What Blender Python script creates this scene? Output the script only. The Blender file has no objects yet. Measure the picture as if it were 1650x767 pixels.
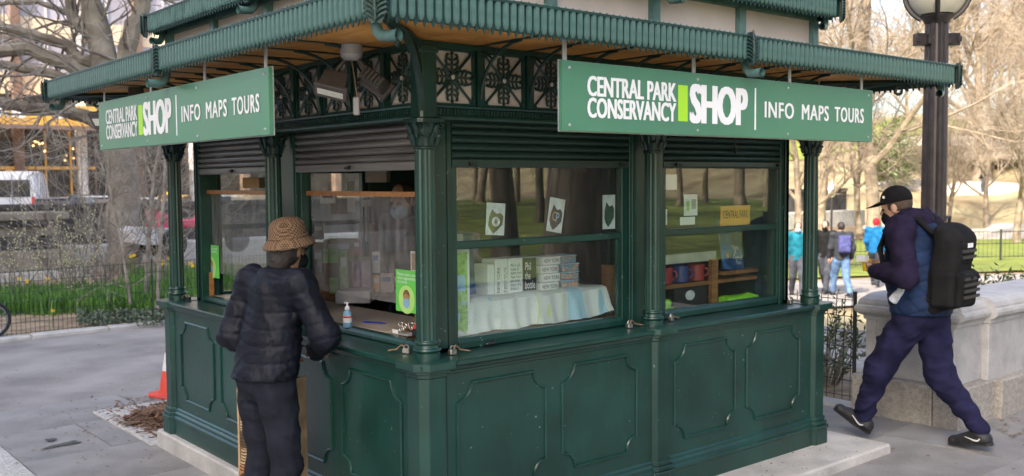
import bpy, bmesh, math, random
import numpy as np
from mathutils import Vector, Matrix, noise as mnoise
random.seed(7); RNG = np.random.RandomState(5)
R_ = math.radians
scn = bpy.context.scene
COL = scn.collection
# ---------------------------------------------------------------- camera
IMG_W, IMG_H, FPX = 1650., 767., 1564.7
CAM = Vector((-2.549, -3.702, 1.862))
YAW, PIT, ROL = R_(50.348), R_(-3.407), R_(-0.426)
FWD = Vector((math.cos(PIT)*math.cos(YAW), math.cos(PIT)*math.sin(YAW), math.sin(PIT)))
_r = Vector((math.sin(YAW), -math.cos(YAW), 0)); _u = _r.cross(FWD)
RGT = math.cos(ROL)*_r + math.sin(ROL)*_u
UPV = -math.sin(ROL)*_r + math.cos(ROL)*_u
cd = bpy.data.cameras.new('camera'); cam = bpy.data.objects.new('camera', cd); COL.objects.link(cam)
cd.sensor_width = 36.0; cd.lens = 36.0*FPX/IMG_W; cd.clip_start = 0.05; cd.clip_end = 3000
cam.matrix_world = Matrix(((RGT.x, UPV.x, -FWD.x, CAM.x), (RGT.y, UPV.y, -FWD.y, CAM.y), (RGT.z, UPV.z, -FWD.z, CAM.z), (0, 0, 0, 1)))
cd.dof.use_dof = True; cd.dof.focus_distance = 5.2; cd.dof.aperture_fstop = 3.2
scn.camera = cam
scn.render.resolution_x = 1024; scn.render.resolution_y = 476
# ---------------------------------------------------------------- light
SUN_AZ = Vector((-0.95, -0.30, 0)).normalized(); SUN_EL = R_(40)
w = bpy.data.worlds.new('World'); scn.world = w; w.use_nodes = True
nt = w.node_tree; nt.nodes.clear()
sky = nt.nodes.new('ShaderNodeTexSky'); sky.sky_type = 'NISHITA'; sky.sun_disc = False
sky.sun_elevation = SUN_EL; sky.sun_rotation = math.atan2(SUN_AZ.x, SUN_AZ.y)
sky.air_density = 1.0; sky.dust_density = 4.0; sky.ozone_density = 0.6
bg = nt.nodes.new('ShaderNodeBackground'); bg.inputs[1].default_value = 0.14
ow = nt.nodes.new('ShaderNodeOutputWorld')
nt.links.new(sky.outputs[0], bg.inputs[0]); nt.links.new(bg.outputs[0], ow.inputs[0])
sd = bpy.data.lights.new('sun', 'SUN'); sd.energy = 2.8; sd.angle = R_(.6); sd.color = (1.0, 0.90, 0.76)
so = bpy.data.objects.new('sun', sd); COL.objects.link(so)
sdir = Vector((SUN_AZ.x*math.cos(SUN_EL), SUN_AZ.y*math.cos(SUN_EL), math.sin(SUN_EL)))
so.rotation_euler = sdir.to_track_quat('Z', 'Y').to_euler(); so.location = (0, -10, 20)
scn.view_settings.view_transform = 'Standard'; scn.view_settings.look = 'None'
scn.view_settings.gamma = 1.0; scn.view_settings.exposure = 1.95
# ---------------------------------------------------------------- helpers
def ray(u, v): return FWD + RGT*((u-IMG_W/2)/FPX) - UPV*((v-IMG_H/2)/FPX)
def on_z(u, v, z):
    d = ray(u, v); return CAM + d*((z-CAM.z)/d.z)
def on_x(u, v, x):
    d = ray(u, v); return CAM + d*((x-CAM.x)/d.x)
def on_y(u, v, y):
    d = ray(u, v); return CAM + d*((y-CAM.y)/d.y)
def at_depth(u, v, dep): return CAM + ray(u, v)*dep
def sstep(a, b, x):
    t = min(1, max(0, (x-a)/(b-a))); return t*t*(3-2*t)
def gz(x, y):
    xx = min(10, max(-10, x)); yy = min(14, max(-10, y))
    z = .0087*(xx-yy)
    z -= .92*sstep(5.5, 13, x)
    z += 9.0*sstep(40, 105, x+.1*y)
    if x > 38: z += .5*math.sin(x*.31+y*.17)*sstep(38, 50, x) + .3*math.sin(y*.43-x*.2)*sstep(38, 50, x)
    z -= .15*sstep(22, 30, y)*(1-sstep(20, 30, x))
    return z
WM = {}
def wm(o): return WM.get(o.name, Matrix())
def put(name, me, mat=None, parent=None, Mx=None):
    if mat is not None and not me.materials: me.materials.append(mat)
    o = bpy.data.objects.new(name, me); COL.objects.link(o)
    Mx = Mx.copy() if Mx is not None else Matrix()
    if parent is not None:
        o.parent = parent; o.matrix_parent_inverse = wm(parent).inverted()
    o.matrix_basis = Mx; WM[o.name] = Mx
    return o
def tag(o, label=None, cat=None, group=None, kind=None):
    if label: o['label'] = label
    if cat: o['category'] = cat
    if group: o['group'] = group
    if kind: o['kind'] = kind
    return o
def thing(name, label, cat, loc=(0, 0, 0), group=None, rz=0):
    o = bpy.data.objects.new(name, None); COL.objects.link(o); o.empty_display_size = .1
    Mx = Matrix.Translation(Vector(loc)) @ Matrix.Rotation(rz, 4, 'Z')
    o.matrix_basis = Mx; WM[o.name] = Mx
    return tag(o, label, cat, group)
def copy_tree(o, delta, parent=None):
    c = o.copy(); COL.objects.link(c)
    if parent is None:
        c.matrix_basis = delta; WM[c.name] = delta
    else:
        c.parent = parent
    for ch in list(o.children): copy_tree(ch, delta, c)
    return c
class MB:
    def __init__(s): s.v = []; s.f = []
    def add(s, vs, fs, T=None):
        b = len(s.v)
        s.v += [tuple(T(*p)) for p in vs] if T else [tuple(p) for p in vs]
        s.f += [tuple(i+b for i in f) for f in fs]; return s
    def box(s, x0, x1, y0, y1, z0, z1, T=None):
        vs = [(x, y, z) for z in (z0, z1) for y in (y0, y1) for x in (x0, x1)]
        return s.add(vs, [(0, 2, 3, 1), (4, 5, 7, 6), (0, 1, 5, 4), (2, 6, 7, 3), (0, 4, 6, 2), (1, 3, 7, 5)], T)
    def obox(s, c, sz, Mx):
        c = Vector(c)
        vs = [c + Mx @ Vector((x*sz[0]/2, y*sz[1]/2, z*sz[2]/2)) for z in (-1, 1) for y in (-1, 1) for x in (-1, 1)]
        return s.add(vs, [(0, 2, 3, 1), (4, 5, 7, 6), (0, 1, 5, 4), (2, 6, 7, 3), (0, 4, 6, 2), (1, 3, 7, 5)])
    def tube(s, pts, rad, n=6, cap=True, closed=False, T=None):
        P = [Vector(p) for p in pts]; k = len(P)
        if not hasattr(rad, '__len__'): rad = [rad]*k
        vs = []; up = None
        for i in range(k):
            if closed: t = P[(i+1) % k]-P[i-1]
            else: t = P[min(i+1, k-1)]-P[max(i-1, 0)]
            if t.length < 1e-9: t = Vector((0, 0, 1))
            t.normalize()
            if up is None: up = Vector((0, 0, 1)) if abs(t.z) < .9 else Vector((1, 0, 0))
            a = up-t*up.dot(t)
            if a.length < 1e-4: a = Vector((1, 0, 0))-t*t.x
            a.normalize(); up = a; b = t.cross(a)
            for j in range(n):
                th = 2*math.pi*j/n; vs.append(P[i]+(a*math.cos(th)+b*math.sin(th))*rad[i])
        fs = []
        for i in range(k if closed else k-1):
            for j in range(n):
                fs.append((i*n+j, i*n+(j+1) % n, ((i+1) % k)*n+(j+1) % n, ((i+1) % k)*n+j))
        if cap and not closed: fs += [tuple(range(n-1, -1, -1)), tuple(range((k-1)*n, k*n))]
        return s.add(vs, fs, T)
    def lathe(s, prof, n=24, c=(0, 0, 0), fl=None, rot=0, T=None):
        vs = []; k = len(prof)
        for (r, z) in prof:
            for j in range(n):
                th = 2*math.pi*j/n+rot; rr = r*(fl(j) if fl else 1)
                vs.append((c[0]+rr*math.cos(th), c[1]+rr*math.sin(th), c[2]+z))
        fs = [(i*n+j, i*n+(j+1) % n, (i+1)*n+(j+1) % n, (i+1)*n+j) for i in range(k-1) for j in range(n)]
        fs += [tuple(range(n-1, -1, -1)), tuple(range((k-1)*n, k*n))]
        return s.add(vs, fs, T)
    def prism(s, poly, z0, z1, T=None):
        n = len(poly)
        vs = [(p[0], p[1], z0) for p in poly]+[(p[0], p[1], z1) for p in poly]
        fs = [tuple(range(n-1, -1, -1)), tuple(range(n, 2*n))]+[(i, (i+1) % n, n+(i+1) % n, n+i) for i in range(n)]
        return s.add(vs, fs, T)
    def prof(s, poly, a, b, ax=0, T=None):
        # extrude 2-d profile (y,z) along x from a to b (T maps further)
        n = len(poly)
        vs = [(a, p[0], p[1]) for p in poly]+[(b, p[0], p[1]) for p in poly]
        fs = [tuple(range(n-1, -1, -1)), tuple(range(n, 2*n))]+[(i, (i+1) % n, n+(i+1) % n, n+i) for i in range(n)]
        return s.add(vs, fs, T)
    def mit(s, poly, T, W=3.10):
        # profile (depth,z) run round a face with mitred ends
        n = len(poly)
        vs = [(p[0], p[0], p[1]) for p in poly]+[(W-p[0], p[0], p[1]) for p in poly]
        fs = [tuple(range(n-1, -1, -1)), tuple(range(n, 2*n))]+[(i, (i+1) % n, n+(i+1) % n, n+i) for i in range(n)]
        return s.add(vs, fs, T)
    def mbox(s, d0, d1, z0, z1, T): return s.mit([(d0, z0), (d1, z0), (d1, z1), (d0, z1)], T)
    def mesh(s, name, smooth=False, bevel=0, fix=True):
        me = bpy.data.meshes.new(name); me.from_pydata(s.v, [], s.f)
        if fix or bevel:
            bm = bmesh.new(); bm.from_mesh(me)
            if bevel:
                bmesh.ops.bevel(bm, geom=[e for e in bm.edges if len(e.link_faces) == 2 and e.calc_face_angle(0) > .5], offset=bevel, segments=1, affect='EDGES', clamp_overlap=True)
            bmesh.ops.recalc_face_normals(bm, faces=bm.faces); bm.to_mesh(me); bm.free()
        if smooth:
            me.polygons.foreach_set('use_smooth', [True]*len(me.polygons))
            try: me.set_sharp_from_angle(angle=R_(42))
            except Exception: pass
        me.update(); return me
    def build(s, name, mat, parent=None, smooth=False, bevel=0, Mx=None, fix=True):
        return put(name, s.mesh(name, smooth, bevel, fix), mat, parent, Mx)
def one(kind, *a, **k):
    m = MB(); getattr(m, kind)(*a, **k); return m
# ---------------------------------------------------------------- materials
def new_mat(name):
    m = bpy.data.materials.new(name); m.use_nodes = True
    return m, m.node_tree, m.node_tree.nodes['Principled BSDF']
def MAT(name, col, rough=.6, var=.18, scale=6, bump=0., metal=0., coat=0., spec=.5, col2=None, stretch=None, bscale=None, rvar=.1, detail=5, ramp=(.35, .65), sss=0, trans=0, speck=0., speckscale=160, mottle=0., mscale=.6, chips=None):
    m, t, b = new_mat(name); N = t.nodes.new; L = t.links.new
    tc = N('ShaderNodeTexCoord'); mp = N('ShaderNodeMapping')
    L(tc.outputs['Object'], mp.inputs[0])
    if stretch: mp.inputs['Scale'].default_value = stretch
    nz = N('ShaderNodeTexNoise'); nz.inputs['Scale'].default_value = scale; nz.inputs['Detail'].default_value = detail
    L(mp.outputs[0], nz.inputs['Vector'])
    rp = N('ShaderNodeValToRGB'); rp.color_ramp.elements[0].position = ramp[0]; rp.color_ramp.elements[1].position = ramp[1]
    c1 = [max(0, x*(1-var)) for x in col]; c2 = col2 if col2 else [min(1, x*(1+var)) for x in col]
    rp.color_ramp.elements[0].color = (*c1, 1); rp.color_ramp.elements[1].color = (*c2, 1)
    L(nz.outputs[0], rp.inputs[0]); colout = rp.outputs[0]
    def layer(sc, lo, hi, amt, colr, mode, det=3, vec=None):
        nonlocal colout
        q = N('ShaderNodeTexNoise'); q.inputs['Scale'].default_value = sc; q.inputs['Detail'].default_value = det; L(vec or tc.outputs['Object'], q.inputs['Vector'])
        r = N('ShaderNodeMapRange'); r.inputs[1].default_value = lo; r.inputs[2].default_value = hi; r.inputs[4].default_value = amt; L(q.outputs[0], r.inputs[0])
        x = N('ShaderNodeMix'); x.data_type = 'RGBA'; x.blend_type = mode; L(r.outputs[0], x.inputs['Factor']); L(colout, x.inputs['A']); x.inputs['B'].default_value = (*colr, 1); colout = x.outputs['Result']
    if speck: layer(speckscale, .52, .70, speck, [min(1, x*2.1) for x in col], 'MIX'); layer(speckscale*1.3, .55, .70, speck*.8, [x*.35 for x in col], 'MIX')
    if mottle: layer(mscale, .40, .65, mottle, (.55, .55, .56), 'MULTIPLY', 6); layer(mscale*4.3, .45, .7, mottle*.6, [min(1, x*1.5) for x in col], 'MIX', 6)
    if chips:
        mv = N('ShaderNodeMapping'); mv.inputs['Scale'].default_value = (9, 9, .8); L(tc.outputs['Object'], mv.inputs[0])
        layer(2.2, .52, .78, .30, [x*1.9+.004 for x in col], 'MIX', 6, mv.outputs[0]); layer(1.1, .45, .75, .35, [x*.55 for x in col], 'MIX', 4); layer(38, .735, .75, .8, chips, 'MIX', 2)
    L(colout, b.inputs['Base Color'])
    mr = N('ShaderNodeMapRange'); mr.inputs['To Min'].default_value = max(.02, rough-rvar); mr.inputs['To Max'].default_value = min(1, rough+rvar)
    L(nz.outputs[0], mr.inputs[0]); L(mr.outputs[0], b.inputs['Roughness'])
    b.inputs['Metallic'].default_value = metal; b.inputs['Specular IOR Level'].default_value = spec
    if coat: b.inputs['Coat Weight'].default_value = coat; b.inputs['Coat Roughness'].default_value = .12
    if sss: b.inputs['Subsurface Weight'].default_value = sss; b.inputs['Subsurface Radius'].default_value = (.01, .004, .002)
    if bump:
        n2 = N('ShaderNodeTexNoise'); n2.inputs['Scale'].default_value = bscale or scale*5; n2.inputs['Detail'].default_value = 6
        L(mp.outputs[0], n2.inputs['Vector'])
        bp = N('ShaderNodeBump'); bp.inputs['Strength'].default_value = bump; bp.inputs['Distance'].default_value = .02
        L(n2.outputs[0], bp.inputs['Height']); L(bp.outputs[0], b.inputs['Normal'])
    return m
def GLASS(name, tint=(.9, .95, .93), ior=1.75, dirt_glare=.06, dirt_glare_col=(.5, .5, .48), rough=0.0):
    m, t, b = new_mat(name); t.nodes.remove(b); N = t.nodes.new; L = t.links.new
    out = t.nodes['Material Output']
    tr = N('ShaderNodeBsdfTransparent'); tr.inputs[0].default_value = (*tint, 1)
    gl = N('ShaderNodeBsdfGlossy'); gl.inputs['Roughness'].default_value = rough
    lw = N('ShaderNodeLayerWeight'); lw.inputs[0].default_value = .5
    pw = N('ShaderNodeMath'); pw.operation = 'POWER'; pw.inputs[1].default_value = 4.0; L(lw.outputs['Facing'], pw.inputs[0])
    r0 = ((ior-1)/(ior+1))**2
    ma = N('ShaderNodeMath'); ma.operation = 'MULTIPLY_ADD'; ma.inputs[1].default_value = 1-r0; ma.inputs[2].default_value = r0; L(pw.outputs[0], ma.inputs[0])
    mx = N('ShaderNodeMixShader'); L(ma.outputs[0], mx.inputs[0]); L(tr.outputs[0], mx.inputs[1]); L(gl.outputs[0], mx.inputs[2])
    df = N('ShaderNodeBsdfDiffuse'); df.inputs[0].default_value = (*dirt_glare_col, 1)
    tc = N('ShaderNodeTexCoord'); mp = N('ShaderNodeMapping'); mp.inputs['Scale'].default_value = (6, 6, .9); L(tc.outputs['Object'], mp.inputs[0])
    nz = N('ShaderNodeTexNoise'); nz.inputs['Scale'].default_value = 5; nz.inputs['Detail'].default_value = 6; L(mp.outputs[0], nz.inputs['Vector'])
    mr = N('ShaderNodeMapRange'); mr.inputs[1].default_value = .35; mr.inputs[2].default_value = .8; mr.inputs[3].default_value = dirt_glare*.4; mr.inputs[4].default_value = dirt_glare*2.2
    L(nz.outputs[0], mr.inputs[0])
    m2 = N('ShaderNodeMixShader'); L(mr.outputs[0], m2.inputs[0]); L(mx.outputs[0], m2.inputs[1]); L(df.outputs[0], m2.inputs[2])
    L(m2.outputs[0], out.inputs[0]); return m
def EMIT(name, col, st):
    m, t, b = new_mat(name); b.inputs['Base Color'].default_value = (*col, 1); b.inputs['Emission Color'].default_value = (*col, 1); b.inputs['Emission Strength'].default_value = st
    return m
G = {}
G['green'] = MAT('green_gloss_paint', (.0038, .036, .0265), .38, .22, 3.5, bump=.06, bscale=26, coat=.22, col2=(.006, .047, .0355), rvar=.08, chips=(.16, .24, .22))
G['green_iron'] = MAT('green_iron_paint', (.0045, .026, .021), .45, .3, 20, bump=.1, coat=.15, col2=(.008, .038, .030))
G['valance'] = MAT('weathered_teal_paint', (.062, .142, .128), .42, .25, 9, bump=.08, col2=(.10, .19, .175), rvar=.12, coat=.1)
G['valance_dark'] = MAT('teal_paint_groove_shade', (.009, .038, .033), .5, .25, 9, bump=.08)  # darker copy of the valance paint: groove shade put into the colour
G['shutter_green'] = MAT('shutter_green_paint', (.016, .040, .031), .42, .2, 5, coat=.1, stretch=(.3, .3, 1))
G['shutter_grey'] = MAT('shutter_grey_metal', (.17, .158, .148), .42, .25, 4, metal=.25, stretch=(.4, .4, 4))
G['wood'] = MAT('orange_soffit_wood', (.56, .24, .05), .5, .3, 3, bump=.12, stretch=(1, 1, 1), col2=(.70, .34, .085))
G['cream'] = MAT('cream_panel', (.50, .44, .385), .65, .1, 4, col2=(.56, .49, .43))
G['clere'] = MAT('pale_pink_panel', (.50, .42, .38), .6, .1, 3)
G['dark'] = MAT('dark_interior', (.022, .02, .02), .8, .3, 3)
G['dark_wood'] = MAT('interior_wood', (.20, .09, .035), .5, .3, 5, stretch=(1, 8, 8))
G['glass'] = GLASS('window_glass', ior=1.8, dirt_glare=.012)
G['plexi'] = GLASS('plexiglass', (.93, .93, .94), 1.6, .08, (.6, .58, .56), .02)  # pale streaky veil: reflections on the screen put into the diffuse colour
G['bar_wood'] = MAT('honey_wood', (.30, .13, .04), .45, .25, 8, stretch=(1, 6, 6))
G['concrete'] = MAT('pale_concrete', (.43, .415, .39), .85, .14, 4, bump=.3, bscale=110, col2=(.5, .48, .45), speck=.3, speckscale=150, mottle=.45, mscale=1.6)
G['signgreen'] = MAT('sign_green', (.066, .205, .124), .42, .05, 3, coat=.15)
G['white'] = MAT('white_print', (.8, .8, .82), .5, .03, 4)
G['lime'] = MAT('lime_print', (.36, .68, .03), .5, .03, 4)
G['alu'] = MAT('grey_aluminium', (.5, .5, .52), .4, .1, 5, metal=.6)
G['black'] = MAT('black_plastic', (.015, .015, .017), .45, .2, 10)
G['greyplastic'] = MAT('grey_plastic', (.33, .32, .32), .5, .15, 10)
G['bronze'] = MAT('brown_lamp_metal', (.05, .042, .045), .42, .2, 12, metal=.3, coat=.1)
G['steel'] = MAT('worn_steel', (.42, .40, .37), .35, .25, 40, metal=.9)
G['rust'] = MAT('rusty_hook', (.26, .17, .11), .55, .3, 40, metal=.5)
# ================================================================ KIOSK
S2 = 3.10; BAY = 1.55; ZL = 1.03; ZB = .092
FT = [lambda s, d, z: (s, d, z), lambda s, d, z: (d, s, z), lambda s, d, z: (s, S2-d, z), lambda s, d, z: (S2-d, s, z)]
FR = [0, R_(-90), R_(180), R_(90)]
def fm(k, s, d, z):      # placement matrix for a symmetric piece on face k (local x along the face, -y outward)
    return Matrix.Translation(Vector(FT[k](s, d, z))) @ Matrix.Rotation(FR[k], 4, 'Z')
kiosk = thing('kiosk', 'square dark green cast-iron kiosk with columns, scalloped eaves and shop windows', 'kiosk', (BAY, BAY, ZB))
def kp(mb, name, mat, parent=None, **kw): return mb.build(name, G[mat], parent or kiosk, **kw)
# base walls, plinth moulding, ledge
FACE_Y = -.058
notch = .085
def notched(s0, s1, z0, z1, n=notch):
    pts = []
    for (cx, cz, a0, a1) in ((s0, z1, 270, 360), (s1, z1, 180, 270), (s1, z0, 90, 180), (s0, z0, 0, 90)):
        for i in range(7):
            a = R_(a0+(a1-a0)*i/6); pts.append((cx+n*math.cos(a), cz+n*math.sin(a)))
    return pts
for k in range(4):
    T = FT[k]; m = MB()
    m.box(-.02, S2+.02, FACE_Y, -.01, ZB+.10, ZL-.05, T); base = kp(m, 'base_wall', 'green')
    m = MB()      # plinth with stepped mouldings
    m.mit([(-.082, ZB), (-.082, ZB+.105), (-.09, ZB+.112), (-.09, ZB+.128), (-.078, ZB+.138), (-.078, ZB+.155), (-.068, ZB+.168), (-.068, ZB+.18), (FACE_Y-.001, ZB+.19), (-.02, ZB+.19), (-.02, ZB)], T)
    kp(m, 'plinth', 'green', base)
    m = MB()      # ledge with a moulded lip
    m.mit([(.30, ZL), (-.098, ZL), (-.105, ZL-.006), (-.105, ZL-.022), (-.095, ZL-.03), (-.083, ZL-.034), (-.074, ZL-.05), (-.066, ZL-.056), (-.066, ZL-.066), (FACE_Y-.001, ZL-.07), (-.02, ZL-.07), (-.02, ZL-.035), (.30, ZL-.035)], T)
    if k < 2:
        kp(m, 'counter_ledge', 'green')
        for b in range(2):
            for (s0, s1) in ((.13, .685), (.80, 1.355)):
                p = notched(b*BAY*.995+s0, b*BAY*.995+s1, ZL-.665, ZL-.125)
                q = MB(); q.tube([T(s, FACE_Y-.003, z) for s, z in p], .009, 6, closed=True); kp(q, 'panel_moulding', 'green', base, smooth=True)
    else: kp(m, 'counter_ledge', 'green')
def octo(c, h, ch): return [(c[0]+x, c[1]+y) for x, y in ((-h+ch, -h), (h-ch, -h), (h, -h+ch), (h, h-ch), (h-ch, h), (-h+ch, h), (-h, h-ch), (-h, -h+ch))]
COLS = [(0, 0), (BAY, 0), (S2, 0), (0, BAY), (0, S2), (S2, BAY), (S2, S2), (BAY, S2)]
# column meshes
def shaft_mesh():
    m = MB(); n = 64
    fl = lambda j: 1.0 if j % 4 == 0 else (.955 if j % 4 in (1, 3) else .925)
    m.lathe([(.049, 0), (.0495, .02), (.0485, .45), (.0455, .86), (.0455, .885)], n, fl=fl); return m.mesh('shaft', False)
def colbase_mesh():
    m = MB()
    m.lathe([(.062, 0), (.062, .032), (.0595, .034), (.064, .039), (.067, .046), (.064, .053), (.057, .056), (.0535, .066), (.0535, .072), (.057, .075), (.058, .081), (.055, .086), (.051, .088), (.050, .092)], 32); return m.mesh('column_base', True)
def capital_mesh():
    m = MB()
    m.lathe([(.046, 0), (.054, .004), (.055, .012), (.049, .016), (.050, .05), (.055, .09), (.066, .12), (.070, .124)], 24)
    m.prism(octo((0, 0), .078, .02), .122, .140)
    for lev, (z0, hh, rr, n0) in enumerate(((.02, .045, .052, 8), (.055, .055, .056, 8))):
        for i in range(n0):
            a = 2*math.pi*(i+.5*lev)/n0; ca, sa = math.cos(a), math.sin(a)
            pts = [(rr*.96, z0), (rr*1.08, z0+hh*.5), (rr*1.2, z0+hh*.85), (rr*1.42, z0+hh), (rr*1.5, z0+hh*.85)]
            m.tube([(r*ca, r*sa, z) for r, z in pts], [.010, .013, .011, .008, .004], 6)
    for i in range(4):
        a = math.pi/4+math.pi/2*i; ca, sa = math.cos(a), math.sin(a)
        sp = []
        for t in range(9):
            th = t*.75; r = .016*(1-t/11); sp.append(((.075+r*math.cos(th))*ca, (.075+r*math.cos(th))*sa, .105+r*math.sin(th)))
        m.tube(sp, .005, 5)
    return m.mesh('capital', True)
SH, CB, CP = shaft_mesh(), colbase_mesh(), capital_mesh()
for (x, y) in COLS:
    m = MB(); m.prism(octo((x, y), .082, .036), ZB+.11, ZL-.072)
    pil = kp(m, 'pilaster', 'green', bevel=.003)
    m = MB()
    for (h, ch, z0, z1) in ((.106, .046, ZB, ZB+.105), (.113, .048, ZB+.105, ZB+.13), (.102, .044, ZB+.13, ZB+.157), (.091, .04, ZB+.157, ZB+.185)): m.prism(octo((x, y), h, ch), z0, z1)
    kp(m, 'pilaster_foot', 'green', pil, bevel=.003)
    m = MB()
    for (h, ch, z0, z1) in ((.089, .039, ZL-.072, ZL-.052), (.103, .045, ZL-.052, ZL-.033), (.128, .055, ZL-.033, ZL+.004)): m.prism(octo((x, y), h, ch), z0, z1)
    kp(m, 'pilaster_cap', 'green', pil, bevel=.003)
    c = put('column', CB, G['green'], kiosk, Matrix.Translation((x, y, ZL+.004)))
    put('shaft', SH, G['green'], c, Matrix.Translation((x, y, ZL+.092)))
    put('capital', CP, G['green_iron'], c, Matrix.Translation((x, y, ZL+.975)))
# wall posts and windows
ZT = ZL+1.12
WINS = [(.24, 1.455), (1.765, 2.925)]
def post(k, s0, s1, nm='wall_post'):
    T = FT[k]; m = MB(); m.box(s0, s1, .10, .20, ZL, ZT, T)
    if s1-s0 > .2:
        for a in (s0+.012, s1-.046): m.box(a, a+.034, .092, .10, ZL+.02, ZT-.01, T)
    else: m.box(s0+.01, s1-.035, .093, .10, ZL+.02, ZT-.01, T)
    return kp(m, nm, 'green', bevel=.002)
for k in range(4):
    T = FT[k]
    post(k, .10, .225); post(k, 1.468, 1.75); post(k, 2.936, 3.0)
    for b, (s0, s1) in enumerate(WINS):
        if k >= 2 and not (k == 2 and b == 0):
            m = MB(); m.box(s0-.02, s1+.02, .12, .17, ZL, ZT, T); kp(m, 'back_wall', 'green'); continue
        z0, z1 = ZL+.004, ZL+.92
        if k in (0, 2):
            m = MB()
            m.box(s0-.012, s0+.03, .118, .165, z0, z1, T); m.box(s1-.03, s1+.011, .118, .165, z0, z1, T)
            m.prof([(.112, z0), (.112, z0+.03), (.122, z0+.05), (.165, z0+.05), (.165, z0)], s0+.03, s1-.03, T=T)
            m.box(s0+.03, s1-.03, .124, .165, z1-.02, z1, T)
            win = kp(m, 'window', 'green', bevel=.002)
            m = MB(); m.box(s0+.03, s1-.03, .120, .155, ZL+.497, ZL+.533, T); kp(m, 'sash_rail', 'green', win, bevel=.003)
            m = MB(); m.box(s1-.05, s1-.0305, .13, .16, z0+.0505, ZL+.4965, T); kp(m, 'sash_stile', 'green', win)
            for (a, c_) in ((z0+.048, ZL+.50), (ZL+.53, z1-.015)):
                m = MB(); m.box(s0+.028, s1-.028, .140, .144, a, c_, T); kp(m, 'pane', 'glass', win)
        else:
            m = MB()
            m.box(s0-.012, s0+.02, .118, .165, z0, z1, T); m.box(s1-.02, s1+.011, .118, .165, z0, z1, T)
            m.prof([(.108, z0), (.108, z0+.02), (.118, z0+.034), (.165, z0+.034), (.165, z0)], s0+.02, s1-.02, T=T)
            win = kp(m, 'window', 'green', bevel=.002)
            m = MB(); m.box(s0+.02, s1-.02, .150, .178, ZL+.752, ZL+.778, T); kp(m, 'wood_bar', 'bar_wood', win)
            for a in (s0+.021, s1-.045): kp(one('box', a, a+.024, .150, .178, z0+.034, ZL+.20, T), 'wood_stile', 'bar_wood', win)
            m = MB(); m.box(s0+.03, s1-.03, .181, .185, ZL+.20, ZL+.765, T); kp(m, 'plexiglass_screen', 'plexi', win)
        # roller shutter
        sm = 'shutter_green' if k != 1 else 'shutter_grey'
        m = MB(); zb = ZL+.895 if k != 1 else ZL+.885
        m.prof([(.105, zb), (.100, zb+.012), (.101, zb+.038), (.112, zb+.045), (.125, zb+.045), (.125, zb)], s0-.01, s1+.01, T=T)
        shu = kp(m, 'roller_shutter', sm)
        for i in range(5):
            a = zb+.046+i*.037; m = MB()
            m.prof([(.116, a), (.104, a+.005), (.099, a+.014), (.101, a+.022), (.110, a+.028), (.116, a+.034), (.122, a+.034), (.122, a)], s0-.01, s1+.01, T=T); kp(m, 'slat', sm, shu, smooth=True)
        for ss in ((s0+.10, s1-.06) if k == 0 else ((s0+s1)/2,)):
            m = MB(); m.tube([T(ss, .102, zb+.02), T(ss, .085, zb+.02)], .011, 8); m.tube([T(ss, .09, zb+.02), T(ss+.025, .085, zb+.018)], .006, 6); kp(m, 'bolt', 'black', shu)
# beam with dentils
DENT = one('box', -.007, .007, -.009, .003, -.014, .014).mesh('dentil')
for k in range(4):
    T = FT[k]; m = MB()
    m.mit([(.12, ZT-.005), (-.03, ZT-.005), (-.034, ZT+.004), (-.034, ZT+.012), (-.02, ZT+.016), (-.02, ZT+.046), (-.032, ZT+.05), (-.036, ZT+.058), (.0, ZT+.062), (.12, ZT+.062)], T)
    bm_ = kp(m, 'beam', 'green')
    if k < 2:
        m = MB()
        for i in range(148):
            s = .07+i*.02; m.box(s, s+.011, -.027, -.0195, ZT+.02, ZT+.043, T)
        tag(kp(m, 'dentil_band', 'green_iron', bm_), kind='stuff')
# frieze
ZF0, ZF1 = ZT+.062, ZT+.325
def ornament_mesh():
    m = MB(); h = .118
    def t2(pts, r, n=5): m.tube([(x, -.006, z) for x, z in pts], r, n)
    for sx, sz in ((1, 1), (1, -1)): t2([(-h*sx, -h*sz), (h*sx, h*sz)], .0075, 4)
    for q in range(4):
        c, s = math.cos(q*math.pi/2), math.sin(q*math.pi/2)
        rot = lambda x, z: (x*c-z*s, x*s+z*c)
        t2([rot(0, .018), rot(0, h)], [.0065, .0055], 5)
        for j, (zz, L) in enumerate(((.034, .034), (.058, .036), (.082, .032))):
            for sg in (-1, 1):
                pts = [rot(sg*x*L, zz+z*L) for x, z in ((0, -.1), (.35, -.05), (.7, .1), (.95, .4), (.85, .75), (.6, .7))]
                t2(pts, [.004, .0055, .0065, .007, .0065, .005], 5)
        t2([rot(0, h-.012), rot(0, h+.004)], [.011, .004], 6)
        x, z = (h*.96*(1 if q in (0, 3) else -1), h*.96*(1 if q < 2 else -1))
        m.lathe([(.012, -.004), (.012, .004)], 8, T=lambda a, b, e, x=x, z=z: (x+a, e-.008, z+b))
    ring = [(.017*math.cos(i*math.pi/6), .017*math.sin(i*math.pi/6)) for i in range(12)]
    m.tube([(x, -.010, z) for x, z in ring], .0065, 5, closed=True)
    return m.mesh('ornament', True)
ORN = ornament_mesh()
hub = one('lathe', [(.012, -.006), (.012, .0), (.008, .004)], 10, T=lambda a, b, e: (a, -e-.012, b)).mesh('rosette')
bkm = one('box', -.122, .122, .006, .012, -.122, .122).mesh('frieze_back')
fr = MB()
for a in (-1, 1):
    fr.box(a*.126-.006, a*.126+.006, -.012, .012, -.132, .132); fr.box(-.12, .12, -.012, .012, a*.126-.006, a*.126+.006)
frm = fr.mesh('frieze_frame')
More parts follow.
